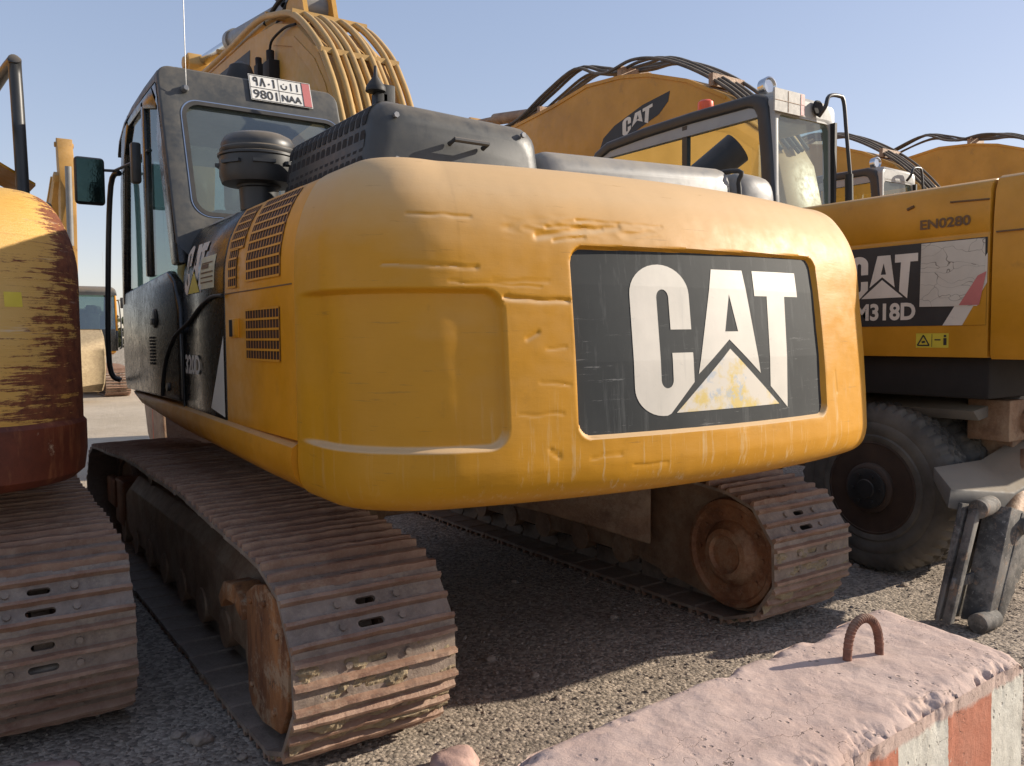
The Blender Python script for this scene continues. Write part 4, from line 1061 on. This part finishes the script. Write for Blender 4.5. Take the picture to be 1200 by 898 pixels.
        m = MB(); m.add([(-1.3025, -2.155 - OY, 1.405), (-1.3025, -2.345 - OY, 1.405), (-1.3025, -2.345 - OY, 1.487), (-1.3025, -2.155 - OY, 1.487)], [(0, 1, 2, 3)]); wm = m.build('warning_sticker', 'warn', side)
        m = MB()
        def ln(a, b_, w=.004):
            L = math.dist(a, b_); nx, nz = -(b_[1] - a[1]) / L * w, (b_[0] - a[0]) / L * w
            m.add([(-1.304, a[0] + nx - OY, a[1] + nz), (-1.304, b_[0] + nx - OY, b_[1] + nz), (-1.304, b_[0] - nx - OY, b_[1] - nz), (-1.304, a[0] - nx - OY, a[1] - nz)], [(0, 1, 2, 3)])
        T = [(-2.165, 1.418), (-2.235, 1.418), (-2.20, 1.476)]
        for i in range(3): ln(T[i], T[(i + 1) % 3])
        ln((-2.19, 1.435), (-2.21, 1.44), .006); ln((-2.25, 1.41), (-2.25, 1.483), .0015); ln((-2.265, 1.45), (-2.30, 1.45), .004); ln((-2.325, 1.42), (-2.325, 1.46), .009); ln((-2.325, 1.465), (-2.325, 1.478), .007)
        m.build('warning_symbols', 'ink', wm)
        m = MB(); m.tube([(-1.306, -2.34 - OY, 2.215), (-1.306, -2.45 - OY, 2.21), (-1.306, -2.55 - OY, 2.205)], .005, n=6); m.build('scrape_mark', 'brownink', side); m = MB(); m.tube([(-1.306, -2.09 - OY, 2.205), (-1.306, -2.13 - OY, 2.22)], .008, n=6); m.build('scrape_mark', 'brownink', side)
    # cab
    fr = MB(); X0, X1 = -1.315, -1.245
    o_ = rrect(-.16, 1.62, 1.62, 2.24, .12, 6)
    outer = [(-.27, 2.25), (-.235, 2.70), (-.20, 3.02), (-.17, 3.10), (-.08, 3.135), (.5, 3.14), (1.0, 3.13), (1.45, 3.10), (1.60, 3.04), (1.70, 2.9), (1.80, 2.5), (1.84, 1.9), (1.84, 1.45), (-.27, 1.45)]
    inner = [(-.16, 2.28), (-.13, 2.70), (-.10, 2.98), (-.07, 3.035), (-.02, 3.05), (.5, 3.055), (1.0, 3.045), (1.42, 3.02), (1.52, 2.98), (1.60, 2.86), (1.69, 2.5), (1.72, 2.2), (1.70, 2.12), (-.15, 2.12)]
    fr.ring([(X0, y, z) for y, z in outer], [(X0, y, z) for y, z in inner], (X1 - X0, 0, 0))
    f = fr.build('cab_side_frame', 'plastic', root, bevel=.02, seg=3)
    bar = MB(); bar.box((-1.30, .55, 2.12), (-1.26, .60, 3.05)); bar.box((-1.305, .60, 2.62), (-1.27, 1.66, 2.66)); bar.build('window_bar', 'plastic', f)
    gl = MB(); gl.add([(-1.28, y, z) for y, z in inner], [tuple(range(len(inner)))]); gl.build('side_window', 'sideglass', f)
    ra = MB()
    outer = [(-.30, 3.13), (-.25, 3.13), (.5, 3.15), (1.2, 3.13)]
    S = []
    for y, dz, k in ((-.245, -.03, .03), (-.22, 0, .01), (-.1, .015, 0), (.6, .03, 0), (1.3, .01, 0), (1.62, -.06, 0), (1.74, -.16, .02)):
        S.append([(-1.305 + k, y, 2.97), (-1.29 + k, y, 3.09 + dz), (-1.23, y, 3.13 + dz), (-.72, y, 3.12 + dz), (-.65 - k, y, 3.07 + dz), (-.635 - k, y, 2.97)])
    ra.loft(S, smooth=True); ra.build('cab_roof', cabm, root)
    # rear wall with a big rounded window
    rw = MB(); yb = lambda z: -.245 + (3.0 - z) * -.02
    O = rrect(-1.30, 1.5, -.635, 3.10, .05, 8); I = rrect(-1.262, 2.20, -.70, 2.975, .06, 8)
    rw.ring([(x, yb(z), z) for x, z in O], [(x, yb(z), z) for x, z in I], (0, .06, 0)); rwo = rw.build('cab_rear_wall', cabm, root, bevel=.008)
    gq = MB(); gq.add([(x, yb(z) + .01, z) for x, z in rrect(-1.26, 2.202, -.702, 2.973, .06, 8)], [tuple(range(36))]); gq.build('rear_window', 'rearglass', rwo)
    dk = MB(); dk.box((-.69, -.285, 2.3), (-.665, -.245, 2.98)); dk.build('window_seal', 'rubber', rwo)
    fw = MB(); fw.box((-1.29, 1.78, 1.4), (-.64, 1.84, 2.0)); fw.box((-.66, -.15, 1.4), (-.64, 1.8, 2.15)); fw.box((-.665, .4, 2.1), (-.635, .47, 3.05)); fw.box((-.665, 1.5, 2.1), (-.635, 1.7, 3.0)); fw.build('cab_frame', cabm, root)
    st = MB(); st.box((-1.15, .35, 1.7), (-.75, .85, 1.9)); st.box((-1.13, .25, 1.9), (-.77, .37, 2.55)); st.build('seat', 'seat', root, bevel=.03)
    lv = MB()
    for i in range(5): lv.box((-1.25, .7, 2.50 + .05 * i), (-1.22, 1.5, 2.52 + .05 * i))
    lv.build('cab_louvre', 'void', root)
    bc = MB(); bc.lathe((-1.10, .55, 3.15), (0, 0, 1), [(0, .05), (.02, .062), (.10, .058), (.115, .04), (.12, .01)], n=20); bc.build('beacon', 'orange', root)
    wl = MB(); wl.lathe((-1.20, -.05, 3.19), (-.1, -1, 0), [(0, .03), (.02, .06), (.08, .065), (.085, .055), (.07, .045), (.07, .01)], n=20); wl.build('work_lamp', 'chrome', root)
    if plate:
        pl = MB(); pl.box((-1.36 + .02, -.275, 2.975), (-1.02, -.262, 3.125)); po = pl.build('licence_plate', 'dirtyplate', root)
        pb = MB()
        for k in range(9): pb.add([(-1.325 + k * .033, -.2765, 2.99 + .07 * r_) for k, r_ in ()], []) 
        pb.box((-1.335, -.2775, 3.047), (-1.025, -.2755, 3.050)); pb.box((-1.20, -.2775, 2.98), (-1.197, -.2755, 3.12)); pb.build('plate_grid', 'frame', po)
        bd = MB(); bd.box((-1.065, -.2775, 2.98), (-1.03, -.2755, 3.12)); bd.build('plate_band', 'platered', po)
        el = MB(); el.lathe((-.86, -.26, 3.06), (0, -1, 0), [(0, .055), (.012, .05), (.014, .02)], n=20); el.build('rear_lamp', 'void', root)
    m = MB(); m.tube([(-.86, -.27, 3.0), (-.855, -.32, 3.06), (-.83, -.33, 3.13), (-.72, -.33, 3.15), (-.66, -.33, 3.12), (-.62, -.33, 2.9), (-.56, -.33, 2.55), (-.555, -.33, 2.45)], .014, n=10); m.build('mirror_handrail', 'plastic', root)
    m = MB(); m.cyl((-.575, -.33, 2.40), (-.585, -.33, 2.62), .028, n=14); m.build('rail_grip', 'rubber', root)
    # boom with brown hoses over its back
    boomw(root, bm)
def boomw(root, bm):
    xc = -.06
    P = [(.0 + (y - .4) * 1.0 - .35, z + dz) for y, z, dz in [(a, b, .12) for a, b in BOOM]]
    P = [(-.45, 1.75), (-.52, 2.4), (-.40, 2.9), (-.18, 3.25), (.15, 3.55), (.6, 3.80), (1.1, 3.98), (1.5, 4.06), (2.0, 4.10), (2.6, 4.02), (4.2, 3.88), (4.5, 3.85), (4.6, 3.72), (4.5, 3.6), (2.9, 3.45), (2.0, 3.25), (1.35, 2.9), (.8, 2.3), (.35, 1.7)]
    P = [(y + .9, z) for y, z in P]
    b = MB(); b.prism(P, 'x', xc - .24, xc + .24); bo = b.build('boom', bm, root, bevel=.012)
    e = MB()
    top = P[4:11]
    e.prism(top + [(y, z - .035) for y, z in top[::-1]], 'x', xc - .248, xc - .239); e.build('weld_edge', bm, bo)
    h = MB()
    L = [(-.40, 3.02), (-.12, 3.36), (.2, 3.66), (.6, 3.93), (1.0, 4.12), (1.35, 4.18), (1.7, 4.20), (1.95, 4.30), (2.3, 4.40), (2.8, 4.28), (3.3, 4.12), (3.8, 4.06), (4.3, 4.03)]
    L = [(y + .9, z - (.08 if y > 1.8 else .03)) for y, z in L]
    for i in range(6):
        x = xc - .20 + .075 * i; k = .02 * (i % 3)
        h.tube([(x + .03 * math.sin(j + i), y, z + k + (.025 * math.sin(j * 1.7 + i) if j > 4 else 0)) for j, (y, z) in enumerate(L)], .0165, n=8)
    h.build('hydraulic_hoses', 'hose', root)
    for y, z in ((2.45, 4.14), (3.8, 4.05), (1.25, 3.76), (4.25, 4.0)):
        c = MB(); c.box((xc - .21, y - .025, z - .08), (xc + .21, y + .025, z + .03)); c.build('hose_clamp', 'frame', bo)
    # lozenge-shaped decal with the triangle mark
    X = xc - .2425
    D = [(1.55, 3.52), (1.50, 3.62), (1.36, 3.70), (1.02, 3.80), (.72, 3.84), (.74, 3.76), (.84, 3.68), (1.1, 3.60), (1.4, 3.50)]
    D = [((y - 1.1) * 1.2 + 2.17, (z - 3.67) * 1.15 + 3.55) for y, z in D]
    m = MB(); m.add([(X, y, z) for y, z in D], [tuple(range(len(D)))]); d = m.build('boom_decal', 'ink', bo)
    m = MB(); cat_letters(m, lambda u, v: (X - .002, 2.36 - u * .42, 3.45 + v * .165 + u * .07)); m.build('decal_letters', 'cream', d)
    cy = MB(); cy.cyl((xc, 3.8, 4.05), (xc, 5.0, 4.22), .07); cy.cyl((xc, 5.0, 4.22), (xc, 5.6, 4.28), .04); cy.build('stick_cylinder', 'frame', root)
    a = MB(); a.prism([(5.15, 4.05), (5.4, 4.32), (5.6, 4.3), (5.85, 3.6), (5.9, 1.6), (5.7, 1.6), (5.35, 3.4)], 'x', xc - .13, xc + .13); ao = a.build('stick', bm, root, bevel=.01)
    bu = MB(); bu.prism([(5.7, 1.6), (6.1, 1.6), (6.4, 1.2), (6.4, .7), (6.1, .3), (5.6, .2), (5.5, .25), (5.9, .5), (6.1, .9), (6.0, 1.3)], 'x', xc - .38, xc + .38); bu.build('bucket', 'frame', ao, bevel=.01)
    lc = MB()
    for sx in (-.36, .30): lc.cyl((xc + sx, 1.4, 1.5), (xc + sx, 2.4, 3.2), .06)
    lc.build('boom_cylinders', 'silver', root)
mw = thing('wheeled_excavator', 'yellow wheeled excavator with cracked white sticker on its side, dual tyres, outrigger down', 'excavator', (OX, OY, 0))
wheeled(mw)
# outrigger reaching out beside the rear wheels, foot on the gravel
def W3(x, y, z): return (x - OX, y - OY, z)
og = MB()
og.loft([[W3(*p) for p in q] for q in (
    [(1.80, -2.62, .60), (1.83, -2.62, .70), (2.10, -2.38, .755), (2.10, -2.38, .68)],
    [(2.44, -2.64, .455), (2.46, -2.64, .61), (2.62, -2.38, .75), (2.62, -2.38, .60)],
    [(2.95, -2.70, .62), (2.95, -2.70, .74), (3.05, -2.42, .88), (3.05, -2.42, .72)])])
ogo = og.build('outrigger_arm', 'dullarm', mw, bevel=.01)
og = MB(); og.loft([[W3(*p) for p in q] for q in (
    [(2.66, -2.48, .86), (2.66, -2.48, 1.0), (2.70, -2.25, 1.0), (2.70, -2.25, .88)], [(3.0, -2.55, 1.05), (3.0, -2.55, 1.28), (3.0, -2.15, 1.28), (3.0, -2.15, 1.0)])])
og.build('outrigger_beam', 'legm', mw, bevel=.01)
og = MB()
def plate3(pts, t=(0, .02, 0)):
    a = [W3(*p) for p in pts]; og.loft([a, [tuple(Vector(p) + Vector(t)) for p in a]])
plate3([(1.90, -2.66, .60), (2.05, -2.66, .60), (1.86, -2.66, .06), (1.66, -2.66, .06)])
plate3([(1.66, -2.675, .06), (1.70, -2.675, .06), (1.95, -2.675, .60), (1.90, -2.675, .60)], (-.015, -.05, 0))
plate3([(1.84, -2.675, .04), (1.96, -2.675, .04), (2.20, -2.675, .56), (2.06, -2.675, .60)], (.03, -.12, 0))
plate3([(1.70, -2.705, .22), (1.90, -2.705, .22), (1.92, -2.705, .27), (1.73, -2.705, .27)])
plate3([(1.90, -2.645, .62), (2.34, -2.645, .54), (2.26, -2.645, .36), (1.98, -2.645, .02), (1.68, -2.645, .06)])
plate3([(2.20, -2.80, .56), (2.36, -2.80, .50), (2.30, -2.80, .34), (2.02, -2.80, .03), (1.95, -2.80, .04)], (0, .015, 0))
og.cyl(W3(1.90, -2.72, .60), W3(2.08, -2.70, .60), .048, n=20); og.cyl(W3(2.20, -2.83, .49), W3(2.24, -2.6, .49), .045, n=20)
og.build('outrigger_leg', 'legm', mw, bevel=.004)
og = MB(); og.cyl(W3(2.25, -2.70, .42), W3(2.9, -2.5, .75), .06, n=18); og.build('outrigger_cylinder', 'frame', mw)
og = MB(); og.lathe(W3(1.80, -2.78, .05), (1, 0, 0), [(0, .03), (0, .05), (.16, .05), (.16, .03)], n=16)
og.build('outrigger_foot', 'legm', mw, bevel=.004)

def copy_tree(o, parent=None, skip=()):
    c = o.copy(); C.objects.link(c); c.parent = parent
    for ch in list(o.children):
        n = ch.name.split('.')[0]
        if n in skip: continue
        copy_tree(ch, c, skip)
    return c
SK = ('outrigger_cylinder', 'outrigger_arm', 'outrigger_beam', 'outrigger_leg', 'outrigger_foot', 'decal_panel', 'decal_yellow_corner', 'decal_stripe', 'cracked_sticker', 'torn_sticker_edge', 'logo_letters', 'model_lettering', 'stencil_lettering', 'warning_sticker', 'scrape_mark', 'boom_decal', 'licence_plate', 'rear_lamp')
third = copy_tree(mw, None, SK); third.location = (7.55, .75, .20)
for ch in third.children:
    if ch.name.split('.')[0] in ('boom', 'hydraulic_hoses', 'stick_cylinder', 'stick', 'boom_cylinders'): ch.location = (.55, -.5, -.10)
third['label'] = 'pale-roofed excavator cab peeking over the side panel that has the cracked white sticker'
fourth = copy_tree(mw, None, SK); fourth.location = (11.2, -.5, .35)
fourth['label'] = 'farthest yellow excavator at the right edge, only its boom visible behind the others'

# ---------------------------------------------------------------- ground
gm = MB(); n = 60
gm.add([(-400, -400, 0), (400, -400, 0), (400, 400, 0), (-400, 400, 0)], [(0, 1, 2, 3)])
struct(gm.build('ground', 'ground'))
rnd = random.Random(3)
def gravel(name, label, num, x0, x1, y0, y1, s0, s1):
    V = []; F = []; V0 = [(1, 0, 0), (0, 1, 0), (-1, 0, 0), (0, -1, 0), (0, 0, 1), (.7, .7, .6), (-.7, .6, .6), (-.6, -.7, .55), (.7, -.6, .6)]
    FF = [(0, 5, 8), (5, 0, 1), (1, 6, 5), (6, 1, 2), (2, 7, 6), (7, 2, 3), (3, 8, 7), (8, 3, 0), (4, 5, 6), (4, 6, 7), (4, 7, 8), (4, 8, 5)]
    for _ in range(num):
        x = rnd.uniform(x0, x1); y = rnd.uniform(y0, y1)
        if noise.noise(Vector((x * 1.3, y * 1.3, 0))) < -.25 and rnd.random() < .6: continue
        s = s0 * (s1 / s0) ** (rnd.random() ** 2.2); a = rnd.uniform(0, 6.28); ca, sa = math.cos(a), math.sin(a)
        sx, sy, sz = s * rnd.uniform(.7, 1.2), s * rnd.uniform(.6, 1), s * rnd.uniform(.45, .9); b = len(V)
        for vx, vy, vz in V0:
            vx = vx * sx * rnd.uniform(.8, 1.2); vy = vy * sy * rnd.uniform(.8, 1.2); V.append((x + vx * ca - vy * sa, y + vx * sa + vy * ca, vz * sz * rnd.uniform(.8, 1.2) - .001))
        F += [(b + i, b + j, b + k) for i, j, k in FF]
    me = bpy.data.meshes.new(name); me.from_pydata(V, [], F); me.materials.append(M['stone']); o = bpy.data.objects.new(name, me); C.objects.link(o)
    o['kind'] = 'stuff'; o['label'] = label; o['category'] = 'gravel'; return o
gravel('gravel', 'loose grey-brown gravel strewn around the tracks', 52000, -2.6, 3.8, -3.9, .9, .0025, .013)
bpy.data.objects['gravel'].data.materials[0] = M['stone']
def rock(name, label, x, y, z, s, mat, seed, flat=.7, group=None):
    bm = bmesh.new(); bmesh.ops.create_icosphere(bm, subdivisions=4, radius=1)
    for v in bm.verts:
        k = 1 + .35 * noise.noise(v.co * 1.1 + Vector((seed, 0, 0))) + .12 * noise.noise(v.co * 3.5 + Vector((0, seed, 0))) + .04 * noise.noise(v.co * 10)
        v.co = Vector((v.co.x * k * s, v.co.y * k * s * .8, v.co.z * k * s * flat))
    me = bpy.data.meshes.new(name); bm.to_mesh(me); bm.free(); me.materials.append(M[mat])
    for p in me.polygons: p.use_smooth = True
    o = bpy.data.objects.new(name, me); C.objects.link(o); o.location = (x, y, z); tag(o, label, 'rock', group)
M['pinkrock'] = simple('pink_concrete', (.46, .30, .25), .9, var=.2, nscale=20, bump=.4)
M['palerock'] = simple('pale_stone', (.30, .24, .19), .9, var=.2, nscale=30, bump=.3)
rock('stone', 'fist-sized pale stone lying alone between the two left tracks', -1.635, -1.69, .018, .038, 'palerock', 3)
rock('stone', 'small pale pebble beside the bottom plates of the left track', -1.55, -1.9, .01, .016, 'palerock', 8)
rock('rubble', 'pinkish concrete lump at the bottom edge in front of the sunlit track', -.985, -2.40, .02, .10, 'pinkrock', 5, .5)
rock('rubble', 'flat pinkish rubble in the bottom left corner', -2.16, -1.62, .0, .13, 'pinkrock', 11, .25)

for i, (x, y, s_) in enumerate([(rnd.uniform(-1.9, 3.4), rnd.uniform(-3.0, .4), rnd.uniform(.014, .030)) for _ in range(46)]):
    if -1.55 < x < -.82 or .85 < x < 1.55 and y > -2.3: continue
    bm = bmesh.new(); bmesh.ops.create_icosphere(bm, subdivisions=2, radius=1)
    for v in bm.verts:
        k = 1 + .4 * noise.noise(v.co * 1.2 + Vector((i * 3.1, 0, 0))); v.co = Vector((v.co.x * k * s_, v.co.y * k * s_ * .8, v.co.z * k * s_ * .6))
    me = bpy.data.meshes.new('stone'); bm.to_mesh(me); bm.free(); me.materials.append(M['palerock'])
    o = bpy.data.objects.new('stone', me); C.objects.link(o); o.location = (x, y, s_ * .25); tag(o, 'larger loose stone lying in the gravel around the tracks', 'rock', 'larger stones strewn over the gravel')

# ---------------------------------------------------------------- barrier block
ZT = .70
def barrier_mat():
    t = NT('painted_concrete'); o = t.sep()
    n = t.noise(3, 8, .7); n2 = t.noise(14, 8, .7)
    pink = t.mix(t.ramp(n, .3, .7), (.45, .315, .26), (.59, .45, .38))
    pink = t.mix(t.ramp(n2, .55, .7, 0, .5), pink, (.34, .25, .20))
    cr = t.n('ShaderNodeTexVoronoi', feature='DISTANCE_TO_EDGE', inp={'Vector': t.n('ShaderNodeVectorMath', operation='ADD', inp={0: t.mapping((1, 1.6, 1)), 1: t.n('ShaderNodeTexNoise', inp={'Vector': t.mapping((1, 1, 1)), 'Scale': 5., 'Detail': 6.}).outputs[1]}).outputs[0], 'Scale': 2.4})
    crk = t.math('MULTIPLY', t.ramp(cr.outputs['Distance'], 0, .006, 1, 0), t.ramp(t.noise(3, 2, loc=(5, 5, 5)), .48, .58))
    # stripes along the block's length on its sides
    ph = t.math('FRACT', t.math('MULTIPLY', t.math('ADD', o[0], .383 + 4.3), 1 / .43))
    edge = t.math('MULTIPLY', t.math('SUBTRACT', t.noise(60, 4), .5), .03)
    st = t.n('ShaderNodeMath', operation='LESS_THAN', inp={0: t.math('ADD', ph, edge), 1: .5}).outputs[0]
    red = t.mix(t.ramp(n, .3, .7), (.40, .13, .07), (.52, .20, .12)); wh = t.mix(t.ramp(n2, .3, .72), (.70, .67, .58), (.46, .43, .36))
    side = t.mix(st, red, wh)
    chip = t.ramp(t.noise(24, 8, .75, loc=(2, 2, 2)), .63, .66)
    side = t.mix(chip, side, (.42, .38, .31))
    g = t.n('ShaderNodeNewGeometry')
    h = t.math('ADD', o[2], t.math('MULTIPLY', t.math('SUBTRACT', n2, .5), .05))
    c = t.mix(t.ramp(h, ZT - .055, ZT - .045), side, pink)
    c = t.mix(crk, c, (.12, .08, .06))
    pit = t.n('ShaderNodeTexVoronoi', inp={'Vector': t.co.outputs['Object'], 'Scale': 42.})
    pm = t.math('MULTIPLY', t.ramp(pit.outputs['Distance'], .10, .22, 1, 0), t.ramp(t.noise(7, 3, loc=(8, 1, 1)), .50, .60))
    c = t.mix(t.math('MULTIPLY', pm, .6), c, (.16, .12, .10))
    c = t.mix(t.ramp(t.noise(1.6, 6, .7, loc=(2, 6, 1)), .48, .68, 0, .4), c, (.36, .28, .22))
    nb = t.bump(n2, .5, .012); nb = t.bump(t.noise(70, 8, .75), .45, .004, nb); nb = t.bump(t.math('MULTIPLY', pm, -1), .7, .006, nb); nb = t.bump(t.math('MULTIPLY', crk, -1), .6, .01, nb)
    return t.done(c, .9, 0, nb)
M['barrier'] = barrier_mat()
def barrier():
    bm = bmesh.new()
    A = Vector((-.147, -3.442)); B = Vector((-.207, -3.866)); ua = Vector((-1, -.074)); ub = Vector((-1, -.052))   # end corners, long edges
    nl, nw, nh = 400, 64, 40; L = 2.1
    w = (B - A)
    def P(i, j): q = (A + ua * (L * i / nl)).lerp(B + ub * (L * i / nl), j / nw); return q
    # closed skin: far side, top, near side
    secs = []
    for i in range(nl + 1):
        c = []
        for k in range(nh): c.append((P(i, 0), ZT * k / nh, 'f'))
        for j in range(nw + 1): c.append((P(i, j), ZT, 't'))
        for k in range(nh - 1, -1, -1): c.append((P(i, nw), ZT * k / nh, 'n'))
        q = []
        for idx, (p, z, tg) in enumerate(c):
            x, y = p.x, p.y
            r = .022; dz = 0
            e = 0
            if tg == 't':
                j = idx - nh; dd = min(j, nw - j) / nw * w.length
                if dd < r * 2: dz -= r * .9 * (1 - dd / (r * 2)) ** 2
            di = L * i / nl
            if z > ZT - .04 and di < .05: dz -= .02 * (1 - di / .05) ** 2
            # chipped near edge
            nn = noise.fractal(Vector((x * 7, y * 7, z * 7)), .8, 2, 4)
            dn = (ZT - z) if tg == 'n' else ((nw - (idx - nh)) / nw * .42 if tg == 't' else 9)
            if dn < .09:
                k = (1 - dn / .09)
                chip = .45 * max(0, noise.noise(Vector((x * 7, 1, 2))) + .05 + .9 * noise.fractal(Vector((x * 26, y * 26, z * 26)), .8, 2, 5)) * k
                y += .035 * chip; dz -= .026 * chip
            if tg == 'f' and z > ZT - .08 or (tg == 't' and idx - nh < 9):
                chip = max(0, noise.noise(Vector((x * 5, 7, z * 3))) + .0 + .5 * nn); y -= .035 * chip; dz -= .02 * chip
            f = noise.fractal(Vector((x * 12, y * 12, z * 12)), .9, 2, 6) * .0035 + .004 * noise.noise(Vector((x * 4, y * 4, 2)))
            if tg == 't': dz += f
            else: y += f * (1 if tg == 'n' else -1) * .6
            q.append((x, y, max(0, z + dz)))
        secs.append(q)
    mb = MB(); mb.loft(secs, closed=False, caps=False, smooth=True)
    mb.add(secs[0], [tuple(range(len(secs[0])))]); mb.add(secs[-1], [tuple(range(len(secs[-1])))])
    o = mb.build('concrete_barrier', 'barrier'); bm.free()
    return o
bo_ = tag(barrier(), 'concrete block with pink painted top and red and white stripes in the bottom right corner', 'barrier')
lp = MB(); a0 = Vector((-.600, -3.640)); a1 = Vector((-.500, -3.662)); pts = []
lp_pts = []
for i in range(29):
    t = i / 28; an = math.pi * t
    p = a0.lerp(a1, .5 - .5 * math.cos(an) * (1.0 - .0)); z = ZT - .03 + .125 * math.sin(an) ** .55 if 0 < i < 28 else ZT - .03
    lp_pts.append((p.x, p.y, z))
lp.tube(lp_pts, .0105, n=14, sub=3)
# twisted ribs of the bar
vv = lp.v
for k in range(0, len(vv)):
    pass
M['loop'] = simple('dull_red_rust', (.20, .085, .055), .85, var=.5, nscale=40, bump=.4, dust=.3)
lo = lp.build('lifting_loop', 'loop'); tag(lo, 'rusty bent rebar lifting loop standing on top of the striped concrete block', 'lifting loop')
rb = MB()
for i in range(2, 27):
    p = Vector(lp_pts[i]); q = Vector(lp_pts[i + 1]) if i < 28 else p; d = (q - Vector(lp_pts[i - 1])).normalized()
    tl = (d + Vector((.35, .35, .2))).normalized(); rb.cyl(p - tl * .0018, p + tl * .0018, .0114, n=14)
rb.build('rebar_ribs', 'loop', lo)

# ---------------------------------------------------------------- far background: yard wall and trees
M['wallm'] = simple('grey_concrete', (.33, .30, .26), .9)
wl = MB()
for i in range(40):
    x = -60 + i * 4.0; wl.box((x, 46, 0), (x + 3.94, 46.25, 1.0))
wo = wl.build('yard_wall', 'wallm' if 'wallm' in M else 'palerock'); tag(wo, 'long low grey concrete wall closing the yard far behind', 'wall')
def leaf():
    t = NT('dry_green_foliage'); i = t.n('ShaderNodeNewGeometry').outputs['Random Per Island']
    return t.done(t.mix(i, (.07, .085, .03), (.15, .15, .07)), .8)
M['leaf'] = leaf()
def tree(x, y, h, seed, label):
    r = random.Random(seed); t = thing('tree', label, 'tree', (x, y, 0), group=None)
    tr = MB(); tr.tube([(0, 0, 0), (.05, 0, h * .3), (-.05, .1, h * .6)], .12, n=8, sub=3)
    for k in range(4): a = r.uniform(0, 6.28); tr.tube([(0, 0, h * .35), (math.cos(a) * .8, math.sin(a) * .8, h * .7)], .05, n=6, sub=1)
    tr.build('trunk', 'frame', t)
    V = []; F = []
    for _ in range(1600):
        while True:
            p = Vector((r.uniform(-1, 1), r.uniform(-1, 1), r.uniform(-1, 1)))
            if p.length < 1: break
        if noise.noise(p * 2.2 + Vector((seed, 0, 0))) < -.12: continue
        c = Vector((p.x * h * .48, p.y * h * .48, h * .62 + p.z * h * .40)); s = r.uniform(.10, .22)
        n = Vector((r.gauss(0, 1), r.gauss(0, 1), r.gauss(0, 1))).normalized(); a = n.orthogonal().normalized() * s; b = n.cross(a) * .6
        k = len(V); V += [c - a, c + b, c + a, c - b]; F.append((k, k + 1, k + 2, k + 3))
    m = MB(); m.add(V, F); me = m.build('crown', 'leaf', t)
TL = ['bushy green tree beyond the yard wall, seen between distant excavator and black cab', 'rounded dusty tree just left of the cab mirror post in the distance', 'low tree beyond the wall hidden mostly by the distant excavator']
for i, (x, y, h) in enumerate(((5.4, 52, 3.3), (7.4, 55, 3.0), (1.6, 53, 3.2), (10.2, 54, 3.4), (13.5, 52, 3.0))):
    tree(x, y, h, i + 20, TL[i] if i < 3 else ['small dry tree far behind the cab of the main machine', 'outermost small tree of the distant row behind the cab'][i - 3])
po = MB(); po.cyl((-.35, 5.2, 0), (-.35, 5.2, .95), .05, n=16); po.cyl((-.35, 5.2, 0), (-.35, 5.2, .03), .15, n=20); po.lathe((-.35, 5.2, .95), (0, 0, 1), [(0, .05), (.02, .03), (.03, .005)], n=14)
tag(po.build('marker_post', 'signred'), 'short orange-red post standing on sunlit ground beyond the left track', 'post')

# ---------------------------------------------------------------- sky, sun, camera
SKYK = 1.36
SUNV = Vector((2.2, -.78, 1.0)).normalized()
elev = math.asin(SUNV.z); az = math.atan2(SUNV.x, SUNV.y)
w = bpy.data.worlds.new('World'); scene.world = w; w.use_nodes = True
nt = w.node_tree; bg = nt.nodes['Background']; sky = nt.nodes.new('ShaderNodeTexSky'); sky.sky_type = 'NISHITA'; sky.sun_disc = False
sky.sun_elevation = elev; sky.sun_rotation = az; sky.air_density = 1.0; sky.dust_density = .5; sky.ozone_density = 1.0; sky.altitude = 300
hs = nt.nodes.new('ShaderNodeHueSaturation'); hs.inputs['Saturation'].default_value = 1.35; hs.inputs['Value'].default_value = 1.0
gm_ = nt.nodes.new('ShaderNodeGamma'); gm_.inputs[1].default_value = .5
mu = nt.nodes.new('ShaderNodeVectorMath'); mu.operation = 'MULTIPLY'; mu.inputs[1].default_value = (SKYK * 1.0, SKYK * .93, SKYK * .965)
nt.links.new(sky.outputs[0], gm_.inputs[0]); nt.links.new(gm_.outputs[0], mu.inputs[0]); nt.links.new(mu.outputs[0], hs.inputs['Color']); nt.links.new(hs.outputs[0], bg.inputs[0]); bg.inputs[1].default_value = .15
sl = bpy.data.lights.new('sun', 'SUN'); sl.energy = 3.7; sl.angle = R(.53); sl.color = (1, .90, .76)
so = bpy.data.objects.new('sun', sl); C.objects.link(so); so.rotation_euler = (-SUNV).to_track_quat('-Z', 'Y').to_euler()
f, yaw, pit, rol, cz, cx, cy = 978.07, .6048, .0562, .0073, 1.489, -2.391, -4.811
cam = bpy.data.cameras.new('camera'); co = bpy.data.objects.new('camera', cam); C.objects.link(co); scene.camera = co
Fv = Vector((math.sin(yaw) * math.cos(pit), math.cos(yaw) * math.cos(pit), -math.sin(pit))); Rv = Vector((math.cos(yaw), -math.sin(yaw), 0)); Uv = Rv.cross(Fv)
R2 = Rv * math.cos(rol) - Uv * math.sin(rol); U2 = Uv * math.cos(rol) + Rv * math.sin(rol)
co.matrix_world = Matrix(((R2.x, U2.x, -Fv.x, cx), (R2.y, U2.y, -Fv.y, cy), (R2.z, U2.z, -Fv.z, cz), (0, 0, 0, 1)))
cam.sensor_width = 36; cam.lens = 36 * f / 1200; cam.clip_start = .05; cam.clip_end = 2000
scene.view_settings.view_transform = 'Standard'; scene.view_settings.look = 'None'; scene.view_settings.exposure = 0.85; scene.view_settings.gamma = 1
scene.render.resolution_x = 1024; scene.render.resolution_y = 766
